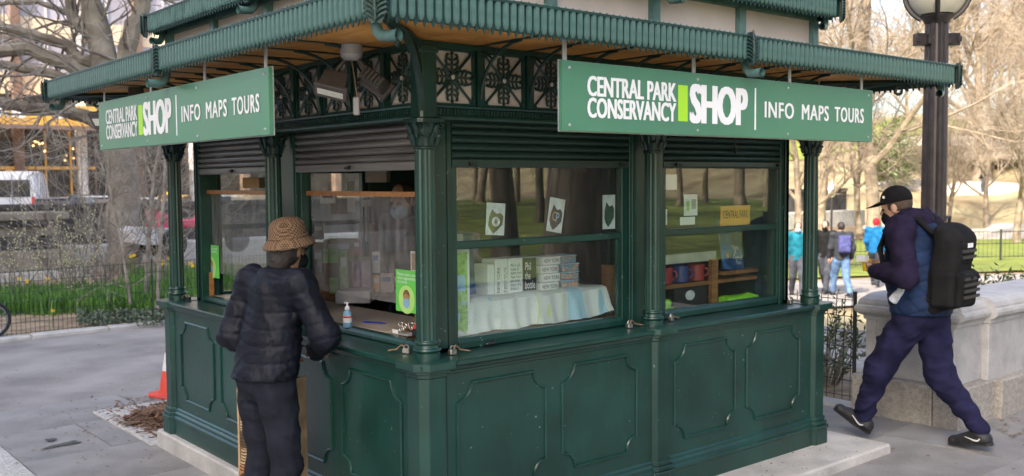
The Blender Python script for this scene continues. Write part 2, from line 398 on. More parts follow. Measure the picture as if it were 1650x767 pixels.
def rafter_mesh():
    m = MB(); m.box(-.014, .014, -.60, -.02, .285, .318)
    pts = [(0, -.02, .03)]
    for i in range(9):
        a = R_(90*i/8); pts.append((0, -.02-.30*(1-math.cos(a)), .03+.255*math.sin(a)))
    m.tube(pts, .009, 5)
    sp = [(0, -.36-.028*math.cos(t*.8)*(1-t/10), .262+.024*math.sin(t*.8)*(1-t/10)) for t in range(8)]
    m.tube([(0, -.12, .21), (0, -.07, .25), (0, -.03, .26)], .006, 5)
    return m.mesh('eave_bracket', True)
RAF = rafter_mesh()
pst = one('box', -.017, .017, -.02, .02, 0, ZF1-ZF0).mesh('frieze_post')
for k in range(2):
    for i in range(10):
        s = .155+.31*i
        pb = put('frieze_panel', frm, G['green'], kiosk, fm(k, s, -.005, (ZF0+ZF1)/2))
        put('backing', bkm, G['cream'], pb, wm(pb)); o = put('ornament', ORN, G['green_iron'], pb, wm(pb)); put('rosette', hub, G['cream'], pb, wm(pb))
    for i in range(1, 10):
        put('frieze_post', pst, G['green'], kiosk, fm(k, .31*i, -.008, ZF0))
        put('eave_bracket', RAF, G['green_iron'], kiosk, fm(k, .31*i, -.008, ZF0-.002))
for k in (2, 3):
    m = MB(); m.box(0, S2, -.01, .03, ZF0, ZF1, FT[k]); kp(m, 'frieze_wall', 'green')
for (x, y) in ((0, 0), (S2, 0), (0, S2), (S2, S2)):
    m = MB(); m.prism(octo((x, y), .048, .012), ZF0-.062, ZF1); m.prism(octo((x, y), .056, .014), ZF1-.03, ZF1-.004); kp(m, 'corner_post', 'green', bevel=.002)
m = MB()
for k in range(4): m.mbox(-.03, .05, ZF1, ZF1+.022, FT[k])
kp(m, 'frieze_rail', 'green')
# soffit boards
EV = .65; ZS = ZF1+.024
nb = 8; bw = (EV-.0)/nb
for k in range(4):
    T = FT[k]
    for i in range(nb):
        d0, d1 = -EV+.03+i*bw*.96, -EV+.03+(i+1)*bw*.96-.004
        dz = random.uniform(0, .002)
        m = MB(); g = .003
        m.add([(d0+g, d0, ZS+dz), (S2-d0-g, d0, ZS+dz), (S2-d1-g, d1, ZS+dz), (d1+g, d1, ZS+dz), (d0+g, d0, ZS+.018), (S2-d0-g, d0, ZS+.018), (S2-d1-g, d1, ZS+.018), (d1+g, d1, ZS+.018)],
              [(0, 3, 2, 1), (4, 5, 6, 7), (0, 1, 5, 4), (1, 2, 6, 5), (2, 3, 7, 6), (3, 0, 4, 7)], T)
        kp(m, 'soffit_board', 'wood')
# hip rafters + corner brackets
for (x, y, dx, dy) in ((0, 0, -1, -1), (S2, 0, 1, -1), (0, S2, -1, 1)):
    m = MB(); a = Vector((dx, dy, 0)).normalized()
    P = lambda r, z: Vector((x, y, z))+a*r
    m.tube([P(.05, ZS-.02), P(.84, ZS-.02)], .020, 4)
    pts = [P(.06, ZF0-.03)]
    for i in range(10):
        t = R_(90*i/9); pts.append(P(.06+.42*(1-math.cos(t)), ZF0-.03+.29*math.sin(t)))
    m.tube(pts, .017, 6)
    for j in range(14):
        t = R_(6+84*j/14); r = .06+.42*(1-math.cos(t)); z = ZF0-.03+.29*math.sin(t)
        m.tube([P(r-.01, z+.004), P(max(.05, r-.05), z+.035), P(max(.05, r-.06), z+.06)], [.012, .010, .004], 5)
    sp = [P(.56+.05*math.cos(t*.7)*(1-t/12), ZS-.075+.045*math.sin(t*.7)*(1-t/12)) for t in range(11)]
    m.tube(sp, .010, 6)
    for j in range(6): m.tube([P(.60+.035*j, ZS-.035), P(.612+.035*j, ZS-.062+.005*j)], [.011, .006], 5)
    kp(m, 'corner_bracket', 'green_iron', smooth=True)
# valance flutes
PIT_V = .041; VH = .135
def flute_mesh():
    m = MB(); w = .0132; prof = []
    # tongue: convex section, round bottom
    zs = [VH, .045, .034, .027, .022]; ws = [w, w, w*.86, w*.6, w*.25]
    vs = []; fs = []
    for z, ww in zip(zs, ws):
        for q, dp in ((-1, .002), (-.8, .012), (0, .0145), (.8, .012), (1, .002)): vs.append((ww*q, -dp*(.5+.5*ww/w)-.001, z))
    for i in range(len(zs)-1):
        for j in range(4): fs.append((i*5+j, i*5+j+1, (i+1)*5+j+1, (i+1)*5+j))
    m.add(vs, fs)
    b = len(m.v)
    return m.mesh('flute', True, fix=False)
def groove_mesh():
    m = MB(); h = PIT_V/2
    poly = [(-h, VH-.002), (h, VH-.002), (h, .012), (h-.004, .006), (h, 0), (h-.0001, .0), (h-.006, .012), (h-.009, .026), (0, .016), (-h+.009, .026), (-h+.006, .012), (-h, 0)]
    poly = [(-h, VH-.002), (h, VH-.002), (h, .0), (h-.007, .011), (h-.008, .024), (.006, .017), (-.006, .017), (-h+.008, .024), (-h+.007, .011), (-h, 0)]
    m.prism([(p[0], p[1]) for p in poly], 0, .005, T=lambda x, y, z: (x, -.001+z, y)); return m.mesh('spear_strip')
FLU = flute_mesh(); GRV = groove_mesh(); FLU.materials.append(G['valance']); GRV.materials.append(G['valance_dark'])
def valance(k, ev, z0, parts, nm):
    T = FT[k]; m = MB(); L0, L1 = -ev+.012, S2+ev-.012
    m.mbox(-ev+.004, -ev+.02, z0+.03, z0+VH-.004, T); m.mbox(-ev-.016, -ev+.022, z0+VH-.0035, z0+VH+.008, T)
    v = kp(m, nm, 'valance_dark'); n = int((L1-L0-.06)/PIT_V); s0 = (L0+L1)/2-(n-1)*PIT_V/2
    if parts:
        for i in range(n):
            f = put('flute', FLU, None, v, fm(k, s0+i*PIT_V, -ev, z0)); 
        J = MB()
        for i in range(n): J.add([tuple(fm(k, s0+i*PIT_V, -ev, z0) @ q.co) for q in GRV.vertices], [tuple(p.vertices) for p in GRV.polygons])
        tag(J.build('spear_strips', G['valance_dark'], v), kind='stuff')
        D = MB()
        for i in range(n): D.add([(x+0, y, z) for x, y, z in ((-.006, -.012, 0), (.006, -.012, 0), (.006, 0, 0), (-.006, 0, 0), (0, -.006, .009))], [(0, 1, 4), (1, 2, 4), (2, 3, 4), (3, 0, 4)], T=lambda x, y, z, i=i: tuple(fm(k, s0+i*PIT_V, -ev, z0+VH+.008) @ Vector((x, y, z))))
        tag(D.build('rim_beads', G['valance'], v), kind='stuff')
    else:
        for me, nm2, mt in ((FLU, 'flutes', 'valance'), (GRV, 'spear_strips', 'valance_dark')):
            J = MB()
            for i in range(n):
                Mx = fm(k, s0+i*PIT_V, -ev, z0); J.add([tuple(Mx @ q.co) for q in me.vertices], [tuple(p.vertices) for p in me.polygons])
            tag(J.build(nm2, G[mt], v, fix=False), kind='stuff')

ZV = ZL+1.41; ZV2 = ZL+1.855; EV2 = .125
for k in range(4): valance(k, EV, ZV, k < 2, 'valance')
for k in range(4): valance(k, EV2, ZV2, k == 0, 'upper_valance')
# acroteria: ribbed palmettes at corners and middles
def palm_mesh():
    m = MB(); n = 7
    pr = [(.0, .006), (.018, 0), (.030, .02), (.034, .06), (.038, .11), (.036, .14), (.026, .162), (.0, .170)]
    poly = [(x, z) for x, z in pr]+[(-x, z) for x, z in reversed(pr[1:-1])]
    m.prism(poly, -.004, .006, T=lambda x, y, z: (x, z, y))
    for i in range(n):
        z = .03+.018*i; wd = .040
        for sg in (-1, 1): m.tube([(sg*.004, -.012, z-.012), (sg*.02, -.018, z), (sg*wd, -.012, z+.010), (sg*(wd+.004), -.004, z+.004)], [.005, .0065, .006, .003], 5)
    m.tube([(0, -.014, .01), (0, -.02, .09), (0, -.012, .175)], [.006, .008, .004], 6)
    m.lathe([(.008, -.003), (.008, .003)], 8, T=lambda a, b, e: (a, -.018+e, .05+b))
    return m.mesh('palmette', True)
PALM = palm_mesh(); PALM.materials.append(G['valance_dark'])
def spout_mesh():
    m = MB(); pts = [(0, .03, .05), (0, .03, .0), (0, .02, -.03), (0, .0, -.048), (0, -.035, -.052), (0, -.075, -.052)]
    m.tube(pts, [.021, .021, .022, .023, .022, .022], 12, cap=False); m.tube([(0, -.07, -.052), (0, -.077, -.052)], [.025, .025], 12, cap=False)
    q = [(0, -.074, -.052), (0, -.03, -.05)]; m.tube(q, [.018, .018], 12, cap=False)
    return m.mesh('rain_spout', True)
SPT = spout_mesh(); SPT.materials.append(G['valance'])
for (ev, z0) in ((EV, ZV), (EV2, ZV2)):
    for k, s in ((0, BAY), (1, BAY), (2, BAY), (3, BAY)): put('palmette', PALM, None, kiosk, fm(k, s, -ev-.012, z0-.008))
    for (x, y, a) in ((-ev, -ev, -45), (S2+ev, -ev, 45), (-ev, S2+ev, -135), (S2+ev, S2+ev, 135)):
        Mx = Matrix.Translation((x, y, z0-.008)) @ Matrix.Rotation(R_(a), 4, 'Z'); put('palmette', PALM, None, kiosk, Mx @ Matrix.Translation((0, -.005, 0)))
    for k, s in ((0, BAY+.045), (1, BAY+.045)): put('rain_spout', SPT, None, kiosk, fm(k, s, -ev+.03, z0+.01))
    for (x, y, a) in ((-ev, -ev, 20), (S2+ev, -ev, -70), (-ev, S2+ev, -60)):
        Mx = Matrix.Translation((x+(.06 if x < 0 else -.09), y+(.06 if y < 0 else -.09), z0+.01)) @ Matrix.Rotation(R_(a), 4, 'Z'); put('rain_spout', SPT, None, kiosk, Mx)
# lower roof, clerestory, upper roof
m = MB(); o0, o1 = -EV+.02, .0; za, zb2 = ZV+VH-.01, ZL+1.62
m.add([(o0, o0, za), (S2-o0, o0, za), (S2-o0, S2-o0, za), (o0, S2-o0, za), (o1, o1, zb2), (S2, o1, zb2), (S2, S2, zb2), (o1, S2, zb2)], [(0, 1, 5, 4), (1, 2, 6, 5), (2, 3, 7, 6), (3, 0, 4, 7), (0, 3, 2, 1)])
kp(m, 'lower_roof', 'valance_dark')
ZC0, ZC1 = ZL+1.60, ZV2+.09
for k in range(4):
    T = FT[k]; m = MB()
    m.mbox(-.018, .05, ZC0, ZL+1.705, T); m.mbox(-.018, .05, ZL+1.862, ZC1, T)
    for i in range(5 if k in (0, 2) else 4):
        if k in (1, 3) and i == 0: continue
        s = BAY/2*i; m.box(s-.03, s+.03, -.03+.001*i, .05, ZL+1.705, ZL+1.862, T)
    c0 = kp(m, 'clerestory_frame', 'valance')
    for i in range(4):
        m = MB(); m.box(BAY/2*i+.031, BAY/2*(i+1)-.031, .008, .03, ZL+1.7055, ZL+1.8615, T); kp(m, 'clerestory_panel', 'clere', c0)
m = MB(); o0, o1 = -EV2+.01, .5; za, zb2 = ZV2+VH-.01, ZL+2.22
m.add([(o0, o0, za), (S2-o0, o0, za), (S2-o0, S2-o0, za), (o0, S2-o0, za), (o1, o1, zb2), (S2-o1, o1, zb2), (S2-o1, S2-o1, zb2), (o1, S2-o1, zb2)], [(0, 1, 5, 4), (1, 2, 6, 5), (2, 3, 7, 6), (3, 0, 4, 7), (0, 3, 2, 1), (4, 5, 6, 7)])
kp(m, 'upper_roof', 'valance_dark')
# interior shell
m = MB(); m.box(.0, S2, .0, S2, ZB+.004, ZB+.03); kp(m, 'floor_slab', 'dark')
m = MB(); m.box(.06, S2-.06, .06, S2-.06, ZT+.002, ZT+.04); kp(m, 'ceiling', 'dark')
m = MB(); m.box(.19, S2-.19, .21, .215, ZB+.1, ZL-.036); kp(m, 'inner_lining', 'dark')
# concrete pad
tag(one('box', -.125, 3.451, -.403, 3.25, -.2, ZB).build('concrete_pad', G['concrete'], bevel=.012), kind='structure')
# ================================================================ GROUND (setting)
def sheet(name, x0, x1, y0, y1, n, mat, dz=0, parent=None, kind='structure', m=None, zf=None):
    nx, ny = (n, m or n); zf = zf or gz
    X = [x0+(x1-x0)*i/nx for i in range(nx+1)]; Y = [y0+(y1-y0)*j/ny for j in range(ny+1)]
    vs = [(x, y, zf(x, y)+dz) for y in Y for x in X]
    fs = [(j*(nx+1)+i, j*(nx+1)+i+1, (j+1)*(nx+1)+i+1, (j+1)*(nx+1)+i) for j in range(ny) for i in range(nx)]
    mb = MB(); mb.add(vs, fs); o = mb.build(name, mat, parent, smooth=True, fix=False)
    if kind and not parent: tag(o, kind=kind)
    return o
G['asphalt'] = MAT('worn_asphalt', (.232, .209, .190), .88, .14, 1.3, bump=.3, bscale=150, col2=(.31, .285, .265), speck=.55, speckscale=110, mottle=.55, mscale=.7)
G['slab'] = MAT('blue_grey_paving', (.222, .212, .202), .8, .16, 2.2, bump=.25, bscale=160, col2=(.285, .273, .262), speck=.5, speckscale=130, mottle=.6, mscale=.9)
G['aggregate'] = MAT('exposed_aggregate', (.42, .41, .38), .9, .35, 60, bump=.3, bscale=120)
G['joint'] = MAT('joint_sand', (.12, .115, .11), .9, .2, 20)
G['litter'] = MAT('leaf_litter', (.24, .165, .095), .9, .35, 5, bump=.3, col2=(.36, .26, .16), detail=8)
G['hill'] = MAT('dry_hillside', (.235, .165, .085), .9, .3, .35, bump=.3, bscale=3, col2=(.34, .285, .155), detail=8)
G['lawn'] = MAT('lawn', (.13, .17, .018), .9, .25, 1.2, bump=.3, bscale=30, col2=(.19, .22, .028), mottle=.35, mscale=.25)
def grid_lines(a, b, step): return [a+step*i for i in range(int((b-a)/step)+1)]
sheet('ground', -700, 1500, -900, 1300, 4, G['hill'], zf=lambda x, y: -2.4)
# near terrain
xs = [-60, -30, -12, -6, 0, 5.5]+[5.5+.75*i for i in range(1, 14)]+[16+3*i for i in range(40)]+[150, 220, 320]
ys = [-140, -90, -60, -45]+[-36+3*i for i in range(36)]+[80, 110, 160, 240]
xs = sorted(set(xs+[4.4, 4.6])); ys = sorted(set(ys+[9.4, 9.6, 9.8]))
vs = [(x, y, gz(x, y)-(.03 if (x > 4.45 and y > -.6) or y > 9.5 or x < -20 or y < -20 else .4)) for y in ys for x in xs]
fs = [(j*len(xs)+i, j*len(xs)+i+1, (j+1)*len(xs)+i+1, (j+1)*len(xs)+i) for j in range(len(ys)-1) for i in range(len(xs)-1)]
mb = MB(); mb.add(vs, fs); tag(mb.build('hillside', G['hill'], smooth=True, fix=False), kind='structure')
plaza = lambda x, y: .0087*(min(10, max(-10, x))-min(14, max(-10, y)))
tag(sheet('asphalt_path', -12, 9, 5.20, 9.42, 24, G['asphalt'], -.006, zf=plaza), kind='structure')
pav = sheet('pavement', -12, 8, -12, 5.19, 20, G['joint'], -.006, zf=plaza)
tilt = Matrix.Rotation(-.0087, 4, 'X') @ Matrix.Rotation(-.0087, 4, 'Y')
slabs = [one('box', -.597, .597, -.447, .447, -.03, 0).mesh('paving_slab', bevel=.003)]
slabs[0].materials.append(G['slab'])
XW, YW = 1.2, .9
for j in range(-6, 8):
    y = .32+YW*j+0.0
    for i in range(-1, 7):
        x = -.97+.6+XW*i+(0.0 if j % 2 else .6)
        x0, x1 = x-.594, x+.594
        if x > 7.2 or y > 4.9: continue
        if x0 > -.1 and x1 < 3.4 and y-.44 > -.35 and y+.44 < 3.2: continue
        if i == -1 or x0 < -.975:
            w0 = x1+.97
            if w0 < .1: continue
            me = one('box', -.97-x, .597, -.447, .447, -.03, 0).mesh('paving_slab', bevel=.003); me.materials.append(G['slab'])
        else: me = slabs[0]
        if .55 > x0 and x1 > -.15 and y+.444 > 3.55 and y-.444 < 4.65 and False: continue
        Mx = Matrix.Translation((x, y, plaza(x, y)+random.uniform(-.002, .002))) @ tilt
        put('paving_slab', me, None, pav, Mx)
tag(sheet('aggregate_strip', -6, -.98, -8, 5.6, 8, G['aggregate'], .002, zf=plaza), kind='structure')
# ================================================================ TEXT
def text_geo(body, shear=0, off=0.0, space=1.0, res=3):
    cu = bpy.data.curves.new('t', 'FONT'); cu.body = body; cu.size = 1; cu.offset = off; cu.space_character = space; cu.resolution_u = res; cu.space_line = .8
    ob = bpy.data.objects.new('t', cu); COL.objects.link(ob)
    dg = bpy.context.evaluated_depsgraph_get(); dg.update()
    me = bpy.data.meshes.new_from_object(ob.evaluated_get(dg))
    vs = [tuple(v.co) for v in me.vertices]; fs = [tuple(p.vertices) for p in me.polygons]
    bpy.data.objects.remove(ob); bpy.data.curves.remove(cu); bpy.data.meshes.remove(me)
    return vs, fs
def text_on(name, body, mat, parent, O, U, V, x0, x1, y0, y1, off=0., space=1., lift=.0015, res=3, bold=0.):
    """text fitted to the rectangle [x0,x1]x[y0,y1] in the plane O + U x + V y"""
    vs, fs = text_geo(body, 0, off, space, res)
    X = [v[0] for v in vs]; Y = [v[1] for v in vs]; a, b, c, d = min(X), max(X), min(Y), max(Y)
    O, U, V = Vector(O), Vector(U).normalized(), Vector(V).normalized(); N_ = U.cross(V)
    out = [O+U*(x0+(v[0]-a)/(b-a)*(x1-x0))+V*(y0+(v[1]-c)/(d-c)*(y1-y0))+N_*lift for v in vs]
    m = MB()
    if bold:
        for i, k in enumerate((0, -1, 1, -.5, .5)):
            for vv in ((0,) if i == 0 else (-.35, .35)): m.add([p+U*(bold*k)+V*(bold*vv)+N_*(.0002*(i*2+(vv > 0))) for p in out], fs)
    else: m.add(out, fs)
    return m.build(name, mat, parent, fix=False)
def rect_on(name, mat, parent, O, U, V, x0, x1, y0, y1, th=.001, lift=0.0):
    O, U, V = Vector(O), Vector(U).normalized(), Vector(V).normalized(); N_ = U.cross(V)
    m = MB(); m.box(x0, x1, y0, y1, lift, lift+th, T=lambda x, y, z: O+U*x+V*y+N_*z); return m.build(name, mat, parent)
# ================================================================ HANGING SIGNS
def big_sign(face, label):
    SL, SH_ = 2.531, .305; z0 = ZL+1.047
    if face == 0: O = Vector((.336, -.569, z0)); U = Vector((1, 0, 0))
    else: O = Vector((-.569, 2.869, z0)); U = Vector((0, -1, 0))
    V = Vector((0, 0, 1)); N_ = U.cross(V)
    L = SL if face == 0 else 2.466
    t = thing('hanging_sign', label, 'sign', O+U*(L/2))
    m = MB(); m.box(0, L, 0, SH_, -.02, 0, T=lambda x, y, z: O+U*x+V*y+N_*z); b = m.build('sign_board', G['signgreen'], t)
    m = MB(); m.box(-.004, L+.004, -.004, SH_+.004, -.024, -.0205, T=lambda x, y, z: O+U*x+V*y+N_*z); m.build('backing_plate', G['alu'], t)
    k = L/SL
    # measured along the board: letters begin at .155, end at .385 ...
    def sx(u): return u*k
    text_on('lettering', 'CENTRAL PARK', G['white'], t, O, U, V, sx(.155), sx(.745), .158, .246, bold=.0038)
    text_on('lettering', 'CONSERVANCY', G['white'], t, O, U, V, sx(.155), sx(.745), .062, .150, bold=.0038)
    rect_on('lime_bar', G['lime'], t, O, U, V, sx(.765), sx(.835), .066, .240)
    text_on('lettering', 'SHOP', G['white'], t, O, U, V, sx(.86), sx(1.30), .062, .248, bold=.012)
    rect_on('divider', G['white'], t, O, U, V, sx(1.372), sx(1.384), .040, .258)
    text_on('lettering', 'INFO', G['white'], t, O, U, V, sx(1.46), sx(1.72), .108, .192, bold=.003, space=1.12)
    text_on('lettering', 'MAPS', G['white'], t, O, U, V, sx(1.80), sx(2.06), .108, .192, bold=.003, space=1.12)
    text_on('lettering', 'TOURS', G['white'], t, O, U, V, sx(2.125), sx(2.43), .108, .192, bold=.003, space=1.12)
    for x in (.045, L*.36, L*.66, L-.045):
        for y in (.025, SH_-.03):
            m = MB(); m.lathe([(.008, 0), (.007, .003), (.003, .005)], 8, T=lambda a, b_, c, x=x, y=y: O+U*(x+a)+V*(y+b_)+N_*c); m.build('screw', G['alu'], t)
    for x in (.04, L*.36, L*.68, L-.08):
        m = MB(); m.box(x-.012, x+.012, SH_-.06, SH_+.115, -.030, -.0242, T=lambda x_, y, z: O+U*x_+V*y+N_*z); m.build('hanger_strap', G['alu'], t)
    return t
big_sign(0, 'long green shop sign hanging over the shutters with green slats')
big_sign(1, 'long green shop sign hanging over the shutters with grey metal slats')
# ================================================================ NEAR SURROUNDINGS
G['granite'] = MAT('pale_granite', (.385, .375, .37), .75, .12, 7, bump=.15, bscale=150, col2=(.44, .43, .425), speck=.3, speckscale=140, mottle=.3, mscale=2.2)
G['granite2'] = MAT('base_granite', (.31, .288, .255), .85, .2, 30, bump=.4, bscale=120, col2=(.38, .352, .315), speck=.5, speckscale=100, mottle=.3, mscale=2)
G['curb'] = MAT('curb_stone', (.42, .40, .37), .85, .15, 6, bump=.25, bscale=60)
G['fence'] = MAT('dark_green_wire', (.012, .02, .016), .5, .2, 30)
G['cone'] = MAT('orange_cone', (.62, .07, .045), .55, .1, 8)
G['conewhite'] = MAT('cone_band', (.68, .66, .64), .45, .08, 12)
G['mulch'] = MAT('bark_mulch', (.13, .065, .035), .9, .45, 14, bump=.3, col2=(.24, .13, .07))
G['block'] = MAT('granite_sett', (.40, .385, .36), .85, .2, 9, bump=.3, bscale=70)
G['globe'] = MAT('milky_globe', (.62, .6, .5), .25, .08, 3, coat=.3)
G['ever'] = MAT('evergreen_leaf', (.055, .09, .022), .55, .5, 12, col2=(.12, .17, .045))
G['grass'] = MAT('daffodil_leaf', (.06, .17, .018), .5, .4, 6, col2=(.12, .28, .03))
G['ivy'] = MAT('ivy_leaf', (.06, .095, .05), .5, .4, 20, col2=(.12, .16, .09))
G['yellow'] = MAT('daffodil_yellow', (.8, .52, .02), .5, .1, 8)
# granite parapet wall (pieces are blocks)
par = thing('granite_wall', 'pale granite parapet wall with moulded coping on a rough granite base', 'wall', (4.6, -.1, .03))
def block(x0, x1, y0, y1, z0, z1, mat, nm, bev=.006): return one('box', x0, x1, y0, y1, z0, z1).build(nm, G[mat], par, bevel=bev)
zb0, zb1, zd, zc = -.3, .335, .765, .965
for (y0, y1) in ((-.245, .40), (-.452, -.25)): block(4.29, 4.86, y0, y1, zb0, zb1, 'granite2', 'base_block', .01)
for i, (a, b) in enumerate(((4.865, 5.9), (5.905, 7.0), (7.005, 8.4), (8.405, 10))): block(a, b, -.50, .04, zb0, zb1-.004*i, 'granite2', 'base_block', .01)
for (y0, y1) in ((.245, .33), (-.245, .24), (-.372, -.25)): block(4.37, 4.80, y0, y1, zb1, zd, 'granite', 'wall_block')
for i, (a, b) in enumerate(((4.805, 5.65), (5.655, 6.7), (6.705, 7.9), (7.905, 9.9))): block(a, b, -.42, -.04, zb1-.02, zd, 'granite', 'wall_block')
def panel(pts): pass
def coping(p0, p1, nrm, lo, hi, ends=(0, 0)):
    # moulded profile run from p0 to p1; nrm = outward direction
    p0, p1, nrm = Vector(p0), Vector(p1), Vector(nrm)
    pr = [(0, 0), (.012, .0), (.014, .03), (.035, .038), (.06, .06), (.066, .085), (.06, .105), (.045, .115), (.045, .13), (.03, .16), (-.02, .19), (-.10, .20), (-.40, .20), (-.40, 0)]
    m = MB(); n = len(pr); L = (p1-p0).normalized()
    vs = []
    for e, P in ((0, p0), (1, p1)):
        for d, h in pr:
            k = max(0, d) if ends[e] else 0
            vs.append(P+nrm*d+L*(k if e else -k)+Vector((0, 0, h)))
    m.add(vs, [tuple(range(n)), tuple(range(2*n-1, n-1, -1))]+[(i, n+i, n+(i+1) % n, (i+1) % n) for i in range(n)])
    m.build('coping_stone', G['granite'], par)
coping((4.37, .33, zd), (4.37, -.372, zd), (-1, 0, 0), 0, 1, (1, 1))
coping((4.372, -.372, zd), (4.798, -.372, zd), (0, -1, 0), 0, 1, (0, 1))
for a, b in ((4.80, 5.65), (5.655, 6.9), (6.905, 8.2), (8.205, 9.9)): coping((a, -.42, zd), (b, -.42, zd), (0, -1, 0), 0, 1)
one('box', 4.45, 4.79, -.36, .32, zd+.01, zd+.193).build('coping_core', G['granite'], par)
# raised panel margins on the die
def margin(T):
    m = MB()
    for (a, b, c, d) in ((0, .012, 0, 1), (.988, 1, 0, 1)): pass
# curb stones and wire fences
def wire_fence(p0, p1, h, label, n_post, rail=True, step=.055, post_r=.012, zf=gz, wob=0.0):
    p0, p1 = Vector((*p0, 0)), Vector((*p1, 0)); d = p1-p0; L = d.length; d.normalize()
    t = thing('wire_fence', label, 'fence', ((p0+p1)/2).to_tuple()[:2]+(zf((p0.x+p1.x)/2, (p0.y+p1.y)/2),))
    for i in range(n_post):
        q = p0+d*(L*i/(n_post-1)); z = zf(q.x, q.y)
        one('tube', [(q.x, q.y, z-.05), (q.x, q.y, z+h+.03)], post_r, 8).build('post', G['fence'], t)
    m = MB(); n = int(L/step)
    for i in range(n):
        q = p0+d*((i+.5)*step); z = zf(q.x, q.y); a = random.uniform(-wob, wob)
        m.tube([(q.x, q.y, z+.03), (q.x+d.x*a, q.y+d.y*a, z+h)], .0036, 3, cap=False)
    for hh in np.arange(.06, h+.01, .13):
        pts = []
        for i in range(9):
            q = p0+d*(L*i/8); pts.append((q.x, q.y, zf(q.x, q.y)+hh+random.uniform(-wob, wob)*.4))
        m.tube(pts, .0036, 3, cap=False)
    tag(m.build('wire_mesh', G['fence'], t, fix=False), kind='stuff')
    return t
curb = one('box', -8, 9, 9.44, 9.62, -.3, -.06).build('kerb', G['curb']); tag(curb, kind='structure')
x = -6.0
while x < 8:
    L = random.uniform(.9, 1.5); m = one('box', x, x+L-.012, 9.425+random.uniform(-.006, .006), 9.60, -.25, plaza(x, 9.5)+.06+random.uniform(-.008, .008)); m.build('kerb_stone', G['curb'], curb, bevel=.015); x += L
_fx = on_y(247, 515, 9.62).x
wire_fence((_fx-6.69, 9.62), (_fx+6.69, 9.62), .86, 'thin dark wire fence in front of the daffodil bed', 7, zf=plaza, wob=.004)
curb2 = one('box', 4.33, 4.50, .41, 7, -.3, .02).build('kerb', G['curb']); tag(curb2, kind='structure')
y = .42
while y < 6.5:
    L = random.uniform(.8, 1.2); one('box', 4.315, 4.51, y, y+L-.012, -.25, .055+random.uniform(-.006, .006)).build('kerb_stone', G['curb'], curb2, bevel=.012); y += L
wire_fence((4.43, .46), (4.43, 6.5), .88, 'sagging dark wire fence beside the granite wall end', 4, zf=lambda x, y: .05, wob=.02, step=.07, post_r=.016)
# lamp post
lp = at_depth(1503, 400, 8.05); LX, LY = lp.x, lp.y; lz = gz(LX, LY)
lamp = thing('lamp_post', 'dark brown fluted park lamp post with milky banded globe lantern', 'street lamp', (LX, LY, lz))
fl16 = lambda j: 1.0 if j % 4 < 2 else .86
one('lathe', [(.17, 0), (.17, .25), (.15, .3), (.12, .35), (.125, .45), (.105, .55)], 32, (LX, LY, lz)).build('lamp_base', G['bronze'], lamp, smooth=True)
one('lathe', [(.105, .5), (.102, 2.0), (.094, 3.14-lz)], 32, (LX, LY, lz), fl=fl16).build('shaft', G['bronze'], lamp)
zg = 3.37
m = MB(); m.lathe([(.09, -.26), (.10, -.25), (.11, -.225), (.13, -.2), (.125, -.185), (.06, -.18)], 24, (LX, LY, zg)); m.build('lantern_collar', G['bronze'], lamp, smooth=True)
prof = [(.232*math.sin(R_(a)), -.232*math.cos(R_(a))) for a in range(38, 181, 8)]
m = MB(); m.lathe([(.02, -.18)]+prof, 28, (LX, LY, zg)); m.build('globe', G['globe'], lamp, smooth=True)
for i in range(4):
    a = R_(28+90*i); m = MB()
    pts = [(LX+.247*math.sin(R_(b))*math.cos(a), LY+.247*math.sin(R_(b))*math.sin(a), zg-.247*math.cos(R_(b))) for b in range(28, 181, 8)]
    m.tube(pts, .021, 6); m.build('lantern_rib', G['bronze'], lamp, smooth=True)
m = MB(); m.tube([(LX+.262*math.cos(R_(i*12)), LY+.262*math.sin(R_(i*12)), zg+.03) for i in range(30)], .016, 6, closed=True); m.build('lantern_ring', G['bronze'], lamp, smooth=True)
for sg in (-1, 1):
    r = Vector((RGT.x, RGT.y, 0)).normalized()
    Mr = Matrix.Rotation(math.atan2(r.y, r.x)+.15, 3, 'Z'); c = Vector((LX, LY, 2.985))+r*sg*.135
    m = MB(); m.obox(c, (.09, .07, .10), Mr); m.obox(c+r*sg*.035-Vector((0, 0, .0))-Vector((FWD.x, FWD.y, 0))*.04, (.035, .02, .045), Mr); m.obox(c-r*sg*.06, (.05, .13, .085), Mr)
    m.build('banner_clamp', G['bronze'], lamp, bevel=.004)
# traffic cone
_c = on_z(281, 636, -.035); cx_, cy_ = _c.x, _c.y; cz_ = plaza(cx_, cy_)
cone = thing('traffic_cone', 'orange traffic cone with a white band beside the mulch pile', 'traffic cone', (cx_, cy_, cz_))
Mc = Matrix.Translation((cx_, cy_, cz_)) @ Matrix.Rotation(.3, 4, 'Z')
one('prism', octo((0, 0), .18, .05), 0, .03).build('cone_base', G['cone'], cone, Mx=Mc, bevel=.006)
one('lathe', [(.135, .03), (.13, .05), (.098, .23)], 24).build('cone_body', G['cone'], cone, Mx=Mc, smooth=True)
one('lathe', [(.0985, .23), (.0705, .39)], 24).build('reflective_band', G['conewhite'], cone, Mx=Mc, smooth=True)
one('lathe', [(.07, .39), (.03, .68), (.022, .70), (.015, .70)], 24).build('cone_tip', G['cone'], cone, Mx=Mc, smooth=True)
